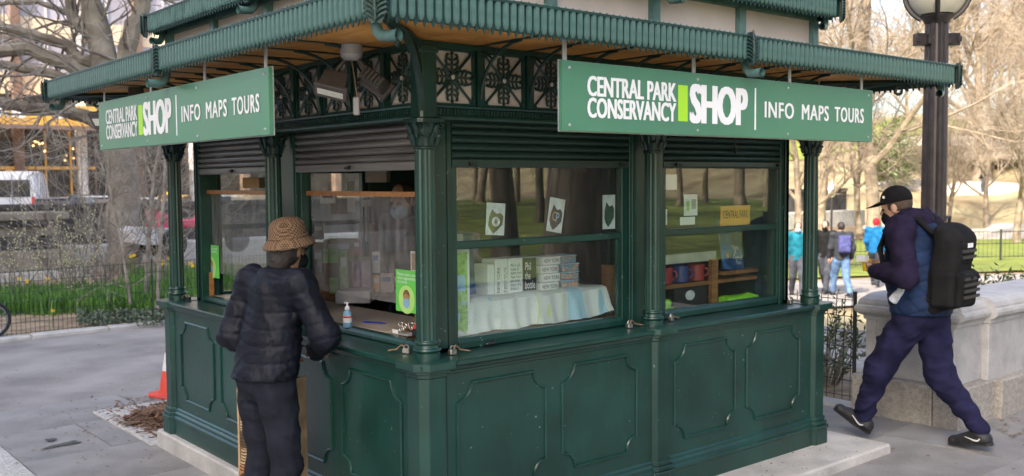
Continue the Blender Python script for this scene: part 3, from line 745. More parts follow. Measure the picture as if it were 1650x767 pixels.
# tree pit: setts + mulch
pit = sheet('tree_pit', -.16, 1.3, 3.27, 4.66, 6, G['block'], .002, zf=plaza)
sett = one('box', -.055, .055, -.095, .095, -.05, .012).mesh('sett', bevel=.01); sett.materials.append(G['block'])
for i in range(12):
    for j in range(7):
        x = -.10+.117*i; y = 3.37+.2*j
        if x > .35 and 3.6 < y < 4.4: continue
        put('sett', sett, None, pit, Matrix.Translation((x, y, plaza(x, y)+random.uniform(.0, .012))) @ Matrix.Rotation(random.uniform(-.06, .06), 4, 'Z'))
m = MB()
for i in range(7500):
    a = random.uniform(0, 6.28); r = abs(random.gauss(0, .40)); x = .38+r*math.cos(a)*.95; y = 3.95+r*math.sin(a)*1.0
    if x < -.14 or y < 3.3: continue
    hgt = max(0, .10*math.exp(-(r/.38)**2)-.006); z = plaza(x, y)+.012+hgt*random.uniform(.5, 1)
    L = random.uniform(.012, .035); th = random.uniform(0, 6.28); d = Vector((math.cos(th), math.sin(th), random.uniform(-.4, .4))).normalized(); s = d.cross(Vector((0, 0, 1))).normalized()*random.uniform(.004, .009); q = Vector((x, y, z))
    m.add([q-d*L-s, q+d*L-s, q+d*L+s+Vector((0, 0, .003)), q-d*L+s+Vector((0, 0, .003))], [(0, 1, 2, 3)])
b_ = []
for i in range(13):
    for j in range(13):
        x = -.05+i*.085; y = 3.42+j*.093; r = math.hypot((x-.38)/.95, y-3.95); b_.append((x, y, plaza(x, y)-.01+max(0, .10*math.exp(-(r/.38)**2))*.75))
m.add(b_, [(j+i*13, j+1+i*13, j+1+(i+1)*13, j+(i+1)*13) for i in range(12) for j in range(12)])
tag(m.build('mulch', G['mulch'], fix=False), 'brown shredded bark mulch heaped beside the kiosk corner', 'mulch', kind='stuff')
# fallen leaves / debris
G['leafbits'] = MAT('dead_leaf', (.16, .085, .045), .8, .5, 30, col2=(.3, .2, .12))
m = MB()
def leaf(x, y, z, L):
    th = random.uniform(0, 6.28); c, s = math.cos(th), math.sin(th); k = random.uniform(.35, .6)
    m.add([(x+c*L, y+s*L, z+.004), (x-s*L*k, y+c*L*k, z+.001+random.uniform(0, .008)), (x-c*L, y-s*L, z+.002), (x+s*L*k, y-c*L*k, z+.001+random.uniform(0, .006))], [(0, 1, 2, 3)])
for i in range(150):
    x, y = random.gauss(-.35, .35), random.gauss(3.9, .75)
    leaf(x, y, plaza(x, y)+.008, random.uniform(.006, .022))
for i in range(90):
    x, y = random.uniform(-.9, 2.5), random.uniform(3.4, 8.5)
    leaf(x, y, plaza(x, y)+.008, random.uniform(.008, .025))
for i in range(40):
    x, y = random.uniform(2.0, 3.4), random.uniform(-.40, -.12)
    leaf(x, y, ZB+.003, random.uniform(.003, .012))
for i in range(160):
    x, y = random.uniform(4.3, 7), random.uniform(-1.0, -.53)
    leaf(x, y, plaza(x, y)+.01, random.uniform(.01, .03))
for i in range(60):
    x, y = random.uniform(2.4, 4.3), random.uniform(-2, .4)
    leaf(x, y, plaza(x, y)+.008 if not (x < 3.46 and y > -.41) else ZB+.003, random.uniform(.006, .02))
tag(m.build('fallen_leaves', G['leafbits'], fix=False), 'scattered dry brown leaves on the paving', 'leaves', kind='stuff')
# dark stain on paving and painted line
G['stain'] = MAT('wet_stain', (.06, .058, .055), .7, .3, 10)
def blob(name, c, rx, ry, mat, seed, z=.004, n=28):
    rg = random.Random(seed); ph = [rg.uniform(0, 6.28) for _ in range(4)]; pts = []
    for i in range(n):
        a = 2*math.pi*i/n; k = 1+.25*math.sin(2*a+ph[0])+.2*math.sin(3*a+ph[1])+.12*math.sin(5*a+ph[2])
        x, y = c[0]+rx*k*math.cos(a), c[1]+ry*k*math.sin(a); pts.append((x, y, plaza(x, y)+z))
    mb = MB(); mb.add(pts, [tuple(range(n))]); return tag(mb.build(name, G[mat], fix=False), kind='structure')
for i, (u, v, a, b) in enumerate(((100, 716, .10, .05), (82, 708, .03, .06), (118, 711, .03, .02))):
    p = on_z(u, v, -.03); blob('pavement_stain', (p.x, p.y), a, b, 'stain', 3+i, .007+.001*i)
# ================================================================ TREES
G['bark_tan'] = MAT('sunlit_bark', (.19, .145, .10), .9, .35, 3, bump=.3, col2=(.31, .25, .18))
G['bark_plane'] = MAT('plane_tree_bark', (.17, .142, .105), .9, .3, 2.2, bump=.4, col2=(.28, .25, .20), detail=7)
G['bark_dark'] = MAT('dark_bark', (.07, .055, .045), .9, .4, 4, bump=.5, col2=(.13, .105, .085), stretch=(3, 3, .6))
G['twig'] = MAT('grey_twig', (.21, .178, .142), .9, .3, 6, col2=(.31, .272, .228))
G['bud'] = MAT('pale_bud', (.5, .48, .25), .6, .2, 8)
def grow(rg, p, d, L, r, lev, mx, out, spec):
    n = spec['seg'][min(lev, len(spec['seg'])-1)]; pts = [p.copy()]; rad = [r]; d = d.copy(); tips = []
    endr = r*spec.get('taper', .45)
    for i in range(n):
        j = spec['wig']*(1+.35*lev)
        d = (d+Vector((rg.uniform(-j, j), rg.uniform(-j, j), rg.uniform(-j, j)+spec['trop'][min(lev, len(spec['trop'])-1)]))).normalized()
        p = p+d*(L/n); pts.append(p.copy()); rad.append(r+(endr-r)*(i+1)/n); tips.append(d.copy())
    out.append((lev, pts, rad))
    if lev >= mx: return
    nc = spec['kids'][min(lev, len(spec['kids'])-1)]
    for c in range(nc):
        t = spec['from'][min(lev, len(spec['from'])-1)]; t = t+(1-t)*(c+rg.random()*.8)/nc; i = min(n-1, int(t*n)); f = t*n-i
        q = pts[i].lerp(pts[i+1], min(1, f)); dd = tips[i]
        ax = Vector((rg.gauss(0, 1), rg.gauss(0, 1), rg.gauss(0, 1))); ax = (ax-dd*ax.dot(dd)).normalized()
        ang = R_(rg.uniform(*spec['ang'])); nd = (dd*math.cos(ang)+ax*math.sin(ang)).normalized()
        rr = rad[i]*rg.uniform(*spec['rk']); grow(rg, q, nd, L*rg.uniform(*spec['lk']), max(rr, spec['rmin']), lev+1, mx, out, spec)
    grow(rg, pts[-1], tips[-1], L*spec['lk'][1]*.8, max(endr, spec['rmin']), lev+1, mx, out, spec)
def tree_meshes(seed, H, r0, mx=5, lean=(0, 0), **kw):
    rg = random.Random(seed)
    spec = dict(seg=[6, 5, 4, 3, 3, 2], wig=.12, trop=[.02, .06, .05, .03, .02], kids=[4, 4, 4, 4, 3], ang=(25, 60), rk=(.45, .65), lk=(.5, .75), rmin=.006, taper=.55); spec['from'] = [.45, .25, .2, .2]
    spec.update(kw); out = []
    grow(rg, Vector((0, 0, -.2)), Vector((lean[0], lean[1], 1)).normalized(), H*.42, r0, 0, mx, out, spec)
    a, b = MB(), MB()
    for lev, pts, rad in out:
        if lev == 0:
            rad = list(rad); rad[0] *= 1.35; a.tube(pts, rad, 10, cap=False)
        elif lev == 1: a.tube(pts, rad, 7, cap=False)
        else: b.tube(pts, rad, 4 if lev == 2 else 3, cap=False)
    return a.mesh('trunk', True, fix=False), b.mesh('branches', False, fix=False)
def place_tree(protos, i, x, y, label, group=None, sc=1, rz=0, mats=('bark_tan', 'bark_tan'), name='bare_tree', z=None):
    tm, bm_ = protos[i]; z = gz(x, y) if z is None else z
    t = thing(name, label, 'tree', (x, y, z-.03), group)
    Mx = Matrix.Translation((x, y, z-.03)) @ Matrix.Rotation(rz, 4, 'Z') @ Matrix.Scale(sc, 4)
    o = put('trunk', tm, None, t, Mx); 
    if not tm.materials: tm.materials.append(G[mats[0]])
    if not bm_.materials: bm_.materials.append(G[mats[1]])
    put('branches', bm_, None, t, Mx); return t
PR = [tree_meshes(11, 15, .26), tree_meshes(23, 14, .22, kids=[5, 4, 4, 4, 3]), tree_meshes(37, 16, .30, wig=.16), tree_meshes(41, 11, .18, ang=(30, 70), kids=[5, 5, 4, 4, 3])]
PR += [tree_meshes(51, 15, .24, mx=4, kids=[4, 4, 4, 3]), tree_meshes(57, 14, .22, mx=4, kids=[4, 5, 4, 3])]
hillg = 'bare trees on the dry hillside'
def tree_px(u, dep, i, label, group=None, sc=1, rz=None, **kw):
    p = at_depth(u, 286, dep); return place_tree(PR, i, p.x, p.y, label, group, sc, rz if rz is not None else random.uniform(0, 6.28), **kw)
tree_px(1283, 29, 3, 'gnarled pale tree trunk standing just beyond the path walkers', None, .8, 1.0)
tree_px(1322, 40, 0, 'thick straight bare tree on the lawn behind the walkers', None, .9, 2.2)
tree_px(1388, 43, 1, 'low forked bare tree standing on the lawn edge', None, .75, .4)
tree_px(1408, 40, 4, 'tall pale bare tree rising above the kiosk eave', None, 1.25, 3.3)
rs = random.Random(3)
for i in range(24):
    u = rs.uniform(1240, 1760); dep = rs.uniform(50, 115)
    tree_px(u, dep, rs.choice((0, 1, 2, 4, 5)), 'bare tan tree on the dry leaf-covered hillside', hillg, rs.uniform(.8, 1.25))
for i in range(4):
    u = (1530, 1592, 1640, 1700)[i]; dep = (46, 50, 41, 44)[i]
    tree_px(u, dep, 3, 'low wide bare tree at the foot of the hillside', 'low bare trees at the hillside foot', rs.uniform(.65, .9))
# trees behind and beside the viewer: seen mirrored in the shop windows
big = tree_meshes(77, 15, .47, mx=4, wig=.05, trop=[.0, .05, .05])
place_tree([big], 0, 4.15, -3.05, 'massive dark ridged tree trunk standing in front of the green shutters', None, 1, .5, ('bark_dark', 'bark_dark'), 'old_tree', z=0)
DK = [tree_meshes(81, 14, .24, mx=4), tree_meshes(85, 13, .20, mx=4)]
for i, (x, y) in enumerate(((3.2, -13.5), (6.8, -16), (10.5, -12), (13, -20), (1.5, -24), (9, -26), (17, -15), (5, -34), (16, -30), (22, -24), (-4, -22), (12, -40), (24, -36), (-2, -34), (20, -10.5), (28, -14))):
    place_tree(DK, i % 2, x, y, 'bare dark tree on the lawn facing the kiosk', 'bare trees on the facing lawn', rs.uniform(.8, 1.3), rs.uniform(0, 6), ('bark_dark', 'bark_dark'), z=0)
for i in range(34):
    place_tree(PR, rs.randrange(4), rs.uniform(-6, 50), rs.uniform(-62, -26), 'bare tan tree in the wood facing the kiosk', 'bare trees in the facing wood', rs.uniform(.8, 1.2), rs.uniform(0, 6), z=0)
def flatz(x, y): return -.02+.35*sstep(-18, -60, y)*0
tag(sheet('lawn', -20, 60, -60, -8.5, 10, G['lawn'], .06, zf=plaza), kind='structure')
tag(sheet('facing_path', -20, 60, -17, -14.6, 10, G['asphalt'], .075, zf=plaza), kind='structure')
# park lawn strips, park path
def patch(name, mat, uvs, zoff, nu=24, nd=10):
    # strip between a near and a far line given as (u, depth_near, depth_far)
    m = MB(); n = len(uvs)
    for i, (u, a, b) in enumerate(uvs):
        for j in range(nd+1):
            p = at_depth(u, 286, a+(b-a)*j/nd); m.v.append((p.x, p.y, gz(p.x, p.y)+zoff))
    for i in range(n-1):
        for j in range(nd): m.f.append((i*(nd+1)+j, (i+1)*(nd+1)+j, (i+1)*(nd+1)+j+1, i*(nd+1)+j+1))
    return tag(m.build(name, mat, smooth=True, fix=False), kind='structure')
us = list(range(1100, 1761, 33))
patch('park_path', G['asphalt'], [(u, 20.5+.004*(u-1345), 26+.004*(u-1345)) for u in us], .03)
patch('park_lawn', G['lawn'], [(u, 27+.004*(u-1345), 43) for u in us], .03)
patch('upper_lawn', G['lawn'], [(u, 84, 92) for u in us], .1)
# rocks on the hillside
G['rock'] = MAT('pale_rock', (.42, .37, .31), .9, .25, 1.5, bump=.5, bscale=6, col2=(.55, .5, .44))
def rock_mesh(seed):
    rg = random.Random(seed); bm = bmesh.new(); bmesh.ops.create_icosphere(bm, subdivisions=3, radius=1)
    o = Vector((rg.uniform(0, 50), 0, 0))
    for v in bm.verts:
        k = 1+.35*mnoise.noise(v.co*1.3+o)+.15*mnoise.noise(v.co*3+o); v.co = v.co*k; v.co.z = max(v.co.z*.45, -.25)
    me = bpy.data.meshes.new('rock_outcrop'); bm.to_mesh(me); bm.free(); me.materials.append(G['rock']); return me
RK = [rock_mesh(i) for i in range(3)]
for i, (u, dep, sc) in enumerate(((1610, 46, 1.9), (1640, 49, 1.6), (1560, 60, 2.6), (1470, 64, 2.5), (1600, 70, 4.0), (1530, 78, 3.2), (1640, 82, 4), (1440, 50, 1.3))):
    p = at_depth(u, 286, dep); o = put('rock_outcrop', RK[i % 3], None, None, Matrix.Translation((p.x, p.y, gz(p.x, p.y))) @ Matrix.Rotation(i*1.1, 4, 'Z') @ Matrix.Diagonal((sc*1.6, sc, sc*.55, 1)))
    tag(o, 'pale grey rock outcrop on the hillside behind the lawn', 'rock', 'rock outcrops on the hillside')
# iron fence on the lawn edge
def bar_fence(u0, u1, dep, h, label):
    p0, p1 = at_depth(u0, 286, dep), at_depth(u1, 286, dep)
    t = thing('iron_fence', label, 'fence', ((p0.x+p1.x)/2, (p0.y+p1.y)/2, gz((p0.x+p1.x)/2, (p0.y+p1.y)/2)))
    n = max(2, int((p1-p0).length/2.0))
    for i in range(n+1):
        q = p0.lerp(p1, i/n); z = gz(q.x, q.y); one('tube', [(q.x, q.y, z-.05), (q.x, q.y, z+h)], .035, 6).build('post', G['fence'], t)
    m = MB()
    for hh in (.15, h*.55, h-.08): m.tube([tuple(p0.lerp(p1, i/12)[:2])+(gz(*p0.lerp(p1, i/12)[:2])+hh,) for i in range(13)], .012, 4)
    N_ = int((p1-p0).length/.14)
    for i in range(N_):
        q = p0.lerp(p1, i/N_); z = gz(q.x, q.y); m.tube([(q.x, q.y, z+.1), (q.x, q.y, z+h-.05)], .006, 3, cap=False)
    tag(m.build('bars', G['fence'], t, fix=False), kind='stuff')
bar_fence(1240, 1500, 29.5, 1.0, 'low black iron fence along the lawn behind the walkers')
bar_fence(1530, 1700, 32, 1.05, 'low black iron fence in front of the bright lawn by the rocks')
# small far park lamp
p = at_depth(1340, 340, 36); z = gz(p.x, p.y)
t = thing('park_lamp', 'small distant black park lamp post between bare trees', 'street lamp', (p.x, p.y, z))
one('lathe', [(.09, 0), (.07, .3), (.045, .4), (.04, 2.1)], 10, (p.x, p.y, z)).build('pole', G['bronze'], t); one('lathe', [(.06, 2.1), (.13, 2.2), (.15, 2.4), (.1, 2.6), (.02, 2.7)], 12, (p.x, p.y, z)).build('lantern', G['globe'], t)
# evergreen shrubs (leaf sprays)
def spray_shrub(name, label, x, y, z, rx, ry, h, n, seed, mat='ever', group=None, leafL=.07):
    rg = random.Random(seed); t = thing(name, label, 'shrub', (x, y, z), group); st = MB(); lf = MB()
    for i in range(n):
        a = rg.uniform(0, 6.28); r = math.sqrt(rg.random()); tip = Vector((x+rx*r*math.cos(a), y+ry*r*math.sin(a), z+h*(1-.55*r*r)*rg.uniform(.45, 1)))
        b = Vector((x+rx*.35*r*math.cos(a), y+ry*.35*r*math.sin(a), z)); mid = b.lerp(tip, .55)+Vector((0, 0, h*.12)); pts = [b, mid, tip]
        st.tube(pts, [.006, .004, .002], 3, cap=False)
        for j in range(16):
            q = mid.lerp(tip, j/15) if j % 3 else b.lerp(mid, rg.uniform(.3, 1)); d = (tip-mid).normalized()
            s = Vector((rg.gauss(0, 1), rg.gauss(0, 1), rg.gauss(0, .6))).normalized(); v = (s+d*.7).normalized()*leafL*rg.uniform(.6, 1.2); w_ = v.cross(Vector((rg.gauss(0, 1), rg.gauss(0, 1), rg.gauss(0, 1)))).normalized()*leafL*.13
            lf.add([q, q+v*.5+w_, q+v, q+v*.5-w_], [(0, 1, 2, 3)])
    st.build('stems', G['twig'], t, fix=False); lf.build('foliage', G[mat], t, fix=False); return t
spray_shrub('evergreen_shrub', 'feathery dark evergreen shrub behind the granite wall end', 5.0, 1.15, gz(5, 1.1), .55, .5, .95, 60, 1)
spray_shrub('evergreen_shrub', 'low yellowish evergreen shrub behind the sagging wire fence', 5.35, 2.0, gz(5.3, 2), .6, .55, .7, 60, 2)
for i, (u, dep, h) in enumerate(((1568, 10.5, 1.0), (1612, 10.2, .95), (1655, 10.0, 1.0), (1700, 10, .9))):
    p = at_depth(u, 430, dep); z = gz(p.x, p.y); spray_shrub('evergreen_shrub', 'bushy dark evergreen shrub behind the long granite coping', p.x, p.y, z, .8, .7, 1.42-z-.45, 170, 10+i, group='evergreen shrubs behind the coping', leafL=.09)
def green_tree_px(): pass
spray_shrub('conifer', 'small loose green pine between the hillside trees', *(lambda p: (p.x, p.y, gz(p.x, p.y)))(at_depth(1440, 286, 60)), 2.0, 2.0, 5.0, 260, 31, leafL=.35)
# twiggy growth and litter behind the sagging fence
G['litter2'] = G['litter']
tag(sheet('garden_bed', 4.5, 9.5, .05, 12, 16, G['litter'], .004), kind='structure')
# ================================================================ LEFT GARDEN
tag(sheet('flower_bed', -9, 9.5, 9.6, 24, 20, G['litter'], .02), kind='structure')
def bezier_blades(name, label, spots, mat, hmin, hmax, wd, seed, cat='plants'):
    rg = random.Random(seed); m = MB()
    for (x, y) in spots:
        z = gz(x, y)+.02; h = rg.uniform(hmin, hmax); a = rg.uniform(0, 6.28); b = rg.uniform(.02, .13)*h/.3; w_ = wd*rg.uniform(.7, 1.2)
        dx, dy = math.cos(a), math.sin(a); t = rg.uniform(0, 6.28); px, py = math.cos(t)*w_, math.sin(t)*w_
        c = [(x, y, z), (x+dx*b*.25, y+dy*b*.25, z+h*.55), (x+dx*b, y+dy*b, z+h)]
        m.add([(c[0][0]-px, c[0][1]-py, c[0][2]), (c[0][0]+px, c[0][1]+py, c[0][2]), (c[1][0]+px, c[1][1]+py, c[1][2]), (c[1][0]-px, c[1][1]-py, c[1][2]), c[2]], [(0, 1, 2, 3), (3, 2, 4)])
    return tag(m.build(name, G[mat], fix=False), label, cat, kind='stuff')
def band(n, u0, u1, d0, d1, seed, clump=.12):
    rg = random.Random(seed); out = []
    while len(out) < n:
        u = rg.uniform(u0, u1); d = rg.uniform(d0, d1); p = at_depth(u, 420, d)
        for _ in range(14): out.append((p.x+rg.gauss(0, clump), p.y+rg.gauss(0, clump)))
    return out
bezier_blades('daffodil_leaves', 'dense band of green daffodil leaves behind the wire fence', band(8000, -30, 330, 14.3, 16.4, 4)+band(2600, 205, 420, 16.5, 20, 5), 'grass', .22, .36, .008, 6)
rg = random.Random(8); m = MB()
for i in range(1700):
    u = rg.uniform(125, 330); p = at_depth(u, 500, rg.uniform(12.9, 13.8)); z = gz(p.x, p.y)+.02+rg.uniform(0, .16); s = rg.uniform(.015, .035); a = Vector((rg.gauss(0, 1), rg.gauss(0, 1), rg.gauss(0, .5))).normalized()*s; b = a.cross(Vector((rg.gauss(0, 1), rg.gauss(0, 1), 1))).normalized()*s*.8; q = Vector((p.x, p.y, z))
    m.add([q-a, q+b, q+a, q-b], [(0, 1, 2, 3)])
tag(m.build('ivy', G['ivy'], fix=False), 'low grey-green ivy at the foot of the daffodils', 'ivy', kind='stuff')
def daffodil(u, v, dep):
    p = at_depth(u, v, dep); z = gz(p.x, p.y); t = thing('daffodil', 'yellow daffodil flower above the green leaf band', 'flower', (p.x, p.y, z), 'daffodils behind the fence')
    one('tube', [(p.x, p.y, z), (p.x+.01, p.y, p.z)], .005, 4).build('stem', G['grass'], t); m = MB()
    for i in range(6):
        a = i*math.pi/3; m.add([(p.x, p.y, p.z), (p.x+.018*math.cos(a-.4), p.y-.01, p.z+.018*math.sin(a-.4)), (p.x+.034*math.cos(a), p.y-.015, p.z+.034*math.sin(a)), (p.x+.018*math.cos(a+.4), p.y-.01, p.z+.018*math.sin(a+.4))], [(0, 1, 2, 3)])
    m.lathe([(.012, 0), (.02, .02), (.024, .03)], 8, T=lambda a, b, c: (p.x+a, p.y-c-.01, p.z+b)); m.build('petals', G['yellow'], t)
for u, v, d in ((30, 449, 14.5), (43, 453, 14.3), (76, 449, 14.4), (215, 411, 15.5), (262, 421, 15), (271, 416, 15.3), (260, 425, 14.6), (306, 424, 15), (309, 428, 14.8), (210, 413, 15.8), (84, 500, 13)): daffodil(u, v, d)
# plane tree with heavy limbs
def px_tree(name, label, limbs, dep, mat, twig_spec, seed, nt=26, group=None):
    rg = random.Random(seed); base = at_depth(*limbs[0][0][0], dep) if len(limbs[0][0][0]) == 2 else None
    z = gz(base.x, base.y); t = thing(name, label, 'tree', (base.x, base.y, z), group); a, b = MB(), MB(); out = []
    for li, (pix, rad) in enumerate(limbs):
        pts = []
        for i, q in enumerate(pix):
            dd = dep+(q[2] if len(q) > 2 else 0); pts.append(at_depth(q[0], q[1], dd))
        if li == 0: pts[0].z = z-.1
        sub = []; sr = []
        for i in range(len(pts)-1):
            for s in range(4):
                f = s/4; jit = rad[i]*.12; sub.append(pts[i].lerp(pts[i+1], f)+Vector((rg.gauss(0, jit), rg.gauss(0, jit), rg.gauss(0, jit)))); sr.append(rad[i]+(rad[i+1]-rad[i])*f)
        sub.append(pts[-1]); sr.append(rad[-1]); a.tube(sub, sr, 12 if li == 0 else 8)
        for c in range(nt if li else nt//2):
            f = rg.uniform(.3 if li == 0 else .1, 1); i = min(len(sub)-2, int(f*(len(sub)-1))); d = (sub[i+1]-sub[i]).normalized(); ax = Vector((rg.gauss(0, 1), rg.gauss(0, 1), rg.gauss(0, 1))); ax = (ax-d*ax.dot(d)).normalized(); dd = (d*.5+ax).normalized()
            grow(rg, sub[i], dd, rg.uniform(*twig_spec['L']), min(sr[i]*.35, twig_spec['r']), 2, 4, out, twig_spec)
    for lev, pts, rad in out: b.tube(pts, rad, 4 if lev == 2 else 3, cap=False)
    a.build('trunk', G[mat], t, smooth=True, fix=False); b.build('branches', G['twig'], t, fix=False); return t
TW = dict(seg=[5, 5, 5, 4, 3], wig=.16, trop=[0, .0, .0, .02, .02], kids=[3, 3, 3, 3], ang=(25, 60), rk=(.5, .7), lk=(.5, .8), rmin=.005, taper=.5, L=(1.2, 2.6), r=.035); TW['from'] = [.2, .2, .2, .2]
px_tree('plane_tree', 'large mottled plane tree with heavy limbs above the daffodil bed', [
    ([(198, 440), (197, 340), (192, 250), (180, 150), (160, 70), (148, 0), (140, -160)], [.40, .35, .34, .33, .27, .22, .16]),
    ([(180, 150), (140, 122), (95, 97), (50, 80), (0, 82), (-70, 84)], [.2, .17, .16, .15, .14, .12]),
    ([(172, 110), (130, 95), (105, 72), (55, 56), (0, 42), (-60, 26)], [.15, .12, .11, .10, .09, .08]),
    ([(186, 190), (150, 150), (95, 122), (45, 112), (0, 104), (-60, 98)], [.14, .13, .12, .11, .10, .09]),
    ([(192, 230), (150, 190), (95, 178), (40, 172), (0, 165), (-60, 150)], [.17, .16, .15, .14, .12, .10]),
    ([(160, 70), (128, 40), (114, 18), (106, -30)], [.14, .13, .11, .09]),
    ([(185, 170), (205, 80), (228, 10), (250, -60)], [.22, .2, .18, .15]),
    ([(106, 20), (60, 2), (0, 6), (-40, 0)], [.06, .055, .05, .04])], 21, 'bark_plane', TW, 4, 7)
px_tree('slim_tree', 'slim pale sapling trunk leaning beside the green fence post', [([(232, 480), (240, 380), (248, 290), (262, 210), (285, 120)], [.035, .033, .03, .028, .02]), ([(248, 300), (225, 230), (215, 200)], [.02, .018, .012]), ([(240, 380), (262, 300), (275, 250)], [.02, .016, .01])], 14.8, 'twig', dict(TW, L=(.4, 1.0), r=.008, rmin=.003), 9, 14)
px_tree('slim_tree', 'pair of thin pale stems rising from the ivy', [([(252, 490), (258, 400), (264, 320), (266, 250)], [.03, .028, .025, .02]), ([(210, 490), (196, 390), (176, 300), (150, 230)], [.025, .022, .018, .012])], 14.2, 'twig', dict(TW, L=(.5, 1.1), r=.008, rmin=.003), 10, 14)
def bare_shrub(u, v, dep, n, h, spread, seed, label, buds=False):
    rg = random.Random(seed); p = at_depth(u, v, dep); z = gz(p.x, p.y); t = thing('bare_shrub', label, 'shrub', (p.x, p.y, z)); out = []; sp = dict(TW, wig=.10, lk=(.35, .6), kids=[2, 2, 3, 2], rmin=.003)
    for i in range(n):
        a = rg.uniform(0, 6.28); k = rg.uniform(.1, 1)*spread; grow(rg, Vector((p.x+rg.gauss(0, .15), p.y+rg.gauss(0, .15), z)), Vector((math.cos(a)*k, math.sin(a)*k, 1)).normalized(), h*rg.uniform(.6, 1), .012, 2, 4, out, dict(sp, seg=[7, 7, 7, 5, 4]))
    m = MB(); b = MB()
    for lev, pts, rad in out:
        m.tube(pts, rad, 4 if lev == 2 else 3, cap=False)
        if buds and lev > 2:
            for q in pts[1::2]: b.lathe([(.002, -.012), (.012, 0), (.002, .015)], 4, tuple(q))
    m.build('branches', G['twig'], t, fix=False)
    if buds: tag(b.build('buds', G['bud'], t, fix=False), kind='stuff')
bare_shrub(165, 430, 18, 22, 3.0, .8, 21, 'tangled grey bare shrub in front of the plane tree')
bare_shrub(115, 430, 17, 14, 2.2, .9, 22, 'sparse grey bare shrub left of the plane tree')
bare_shrub(20, 450, 15.5, 9, 1.35, .5, 23, 'tan budding shrub in front of the stone pier', True)
bare_shrub(120, 440, 15.5, 9, 1.2, .6, 24, 'low budding shrub between pier and plane tree', True)
bare_shrub(262, 440, 17.5, 14, 2.6, .5, 25, 'upright grey bare shrub beside the far kiosk column')
# ================================================================ STREET SIDE (left background)
G['darkstone'] = MAT('dark_street_wall', (.055, .05, .048), .9, .3, 3, bump=.3, col2=(.09, .082, .078))
G['brownstone'] = MAT('mossy_brown_stone', (.21, .175, .135), .9, .3, 3, bump=.4, bscale=12, col2=(.30, .265, .21))
G['beige'] = MAT('beige_spandrel', (.62, .50, .36), .7, .08, .5)
G['lavglass'] = MAT('grey_lavender_pane', (.30, .28, .33), .15, .12, .3, coat=.4, col2=(.40, .37, .43))  # opaque panes, with the reflected sky tint put into the colour
G['brownpier'] = MAT('brown_facade_pier', (.16, .10, .075), .7, .25, 1.5)
G['greypier'] = MAT('pale_facade_mullion', (.55, .52, .50), .6, .1, 1)
G['gold'] = MAT('gold_awning', (.60, .33, .06), .5, .1, 1)
G['shopdark'] = MAT('dark_shopfront', (.035, .028, .025), .3, .4, 1.5, coat=.3)
G['warm'] = EMIT('warm_lamp', (1, .62, .25), 1.2)
G['headlight'] = EMIT('lit_headlamp', (1, .95, .85), 2.0)
G['vanwhite'] = MAT('white_van_paint', (.72, .72, .74), .35, .05, 2, coat=.4)
G['carglass'] = MAT('dark_car_glass', (.03, .032, .035), .08, .2, 2, coat=.5)
G['red'] = MAT('red_lens', (.6, .03, .02), .3, .1, 10)
G['tyre'] = MAT('black_tyre', (.018, .018, .019), .75, .2, 20)
G['rim'] = MAT('silver_rim', (.5, .5, .52), .35, .1, 10, metal=.8)
tag(sheet('street', -60, 90, 27, 58, 6, G['asphalt'], -.0, zf=lambda x, y: -.2), kind='structure')
tag(sheet('street_pavement', -60, 90, 58, 64, 4, G['concrete'], 0, zf=lambda x, y: -.05), kind='structure')
# park boundary wall
t = thing('street_wall', 'long dark stone street wall with a flat coping behind the plane tree', 'wall', (10, 22.4, -.2))
one('box', -20, 40, 22.2, 22.7, -.4, 1.22).build('wall_body', G['darkstone'], t); one('box', -20, 40, 22.12, 22.78, 1.22, 1.36).build('coping', G['darkstone'], t, bevel=.02)
one('box', -20, 40, 21.2, 22.19, -.4, .32).build('stone_ledge', G['curb'], t, bevel=.02)
# stone pier
p0 = at_depth(-60, 400, 21); p1 = at_depth(92, 400, 20.2)
t = thing('stone_pier', 'stepped brown stone pier with mossy cap beside the dark street wall', 'wall', ((p0.x+p1.x)/2, p1.y, -.1))
for i, (z0, z1, g, mt) in enumerate(((-.4, .10, .55, 'curb'), (.10, .52, .30, 'brownstone'), (.52, .78, .10, 'darkstone'), (.78, 1.0, .05, 'brownstone'), (1.0, 1.12, .16, 'darkstone'), (1.12, 1.28, .22, 'brownstone'))):
    xs_ = [p0.x-.5-g, p0.x+1.1, p1.x+g]
    for a, b in zip(xs_[:-1], xs_[1:]): one('box', a, b-.012, p1.y-g, p1.y+1.1, z0, z1-.006).build('stone_course', G[mt], t, bevel=.02)
# hotel building
t = thing('hotel_building', 'tall glass-fronted hotel with beige bands and a gold entrance awning', 'building', (20, 66, 0))
BY = 62.
one('box', -6, 60, BY+.6, BY+20, -.3, 40).build('wall', G['shopdark'], t)
bays = [-6+3.7*i for i in range(19)]
for i in range(18):
    x0, x1 = bays[i]+.28, bays[i+1]-.28
    for f in range(9):
        z = 7.4+3.5*f
        pn = one('box', x0, x1, BY+.35, BY+.45, z+1.3, z+3.5).build('window', G['lavglass'], t)
        one('box', (x0+x1)/2-.05, (x0+x1)/2+.05, BY+.28, BY+.349, z+1.3, z+3.5).build('mullion', G['greypier'], pn)
    for f in range(9):
        z = 7.4+3.5*f; one('box', x0, x1, BY+.25, BY+.5, z, z+1.295).build('spandrel', G['beige'], t)
for i, x in enumerate(bays):
    one('box', x-.28, x+.28, BY, BY+.6, -.2, 38).build('pier', G['brownpier'] if i % 2 else G['greypier'], t, bevel=.03)
aw = one('box', 6, 19.0, BY-3.2, BY-.05, 5.35, 6.55).build('awning', G['gold'], t); one('box', 5.9, 19.1, BY-3.3, BY-3.21, 5.1, 5.34).build('awning_edge', G['brownpier'], aw)
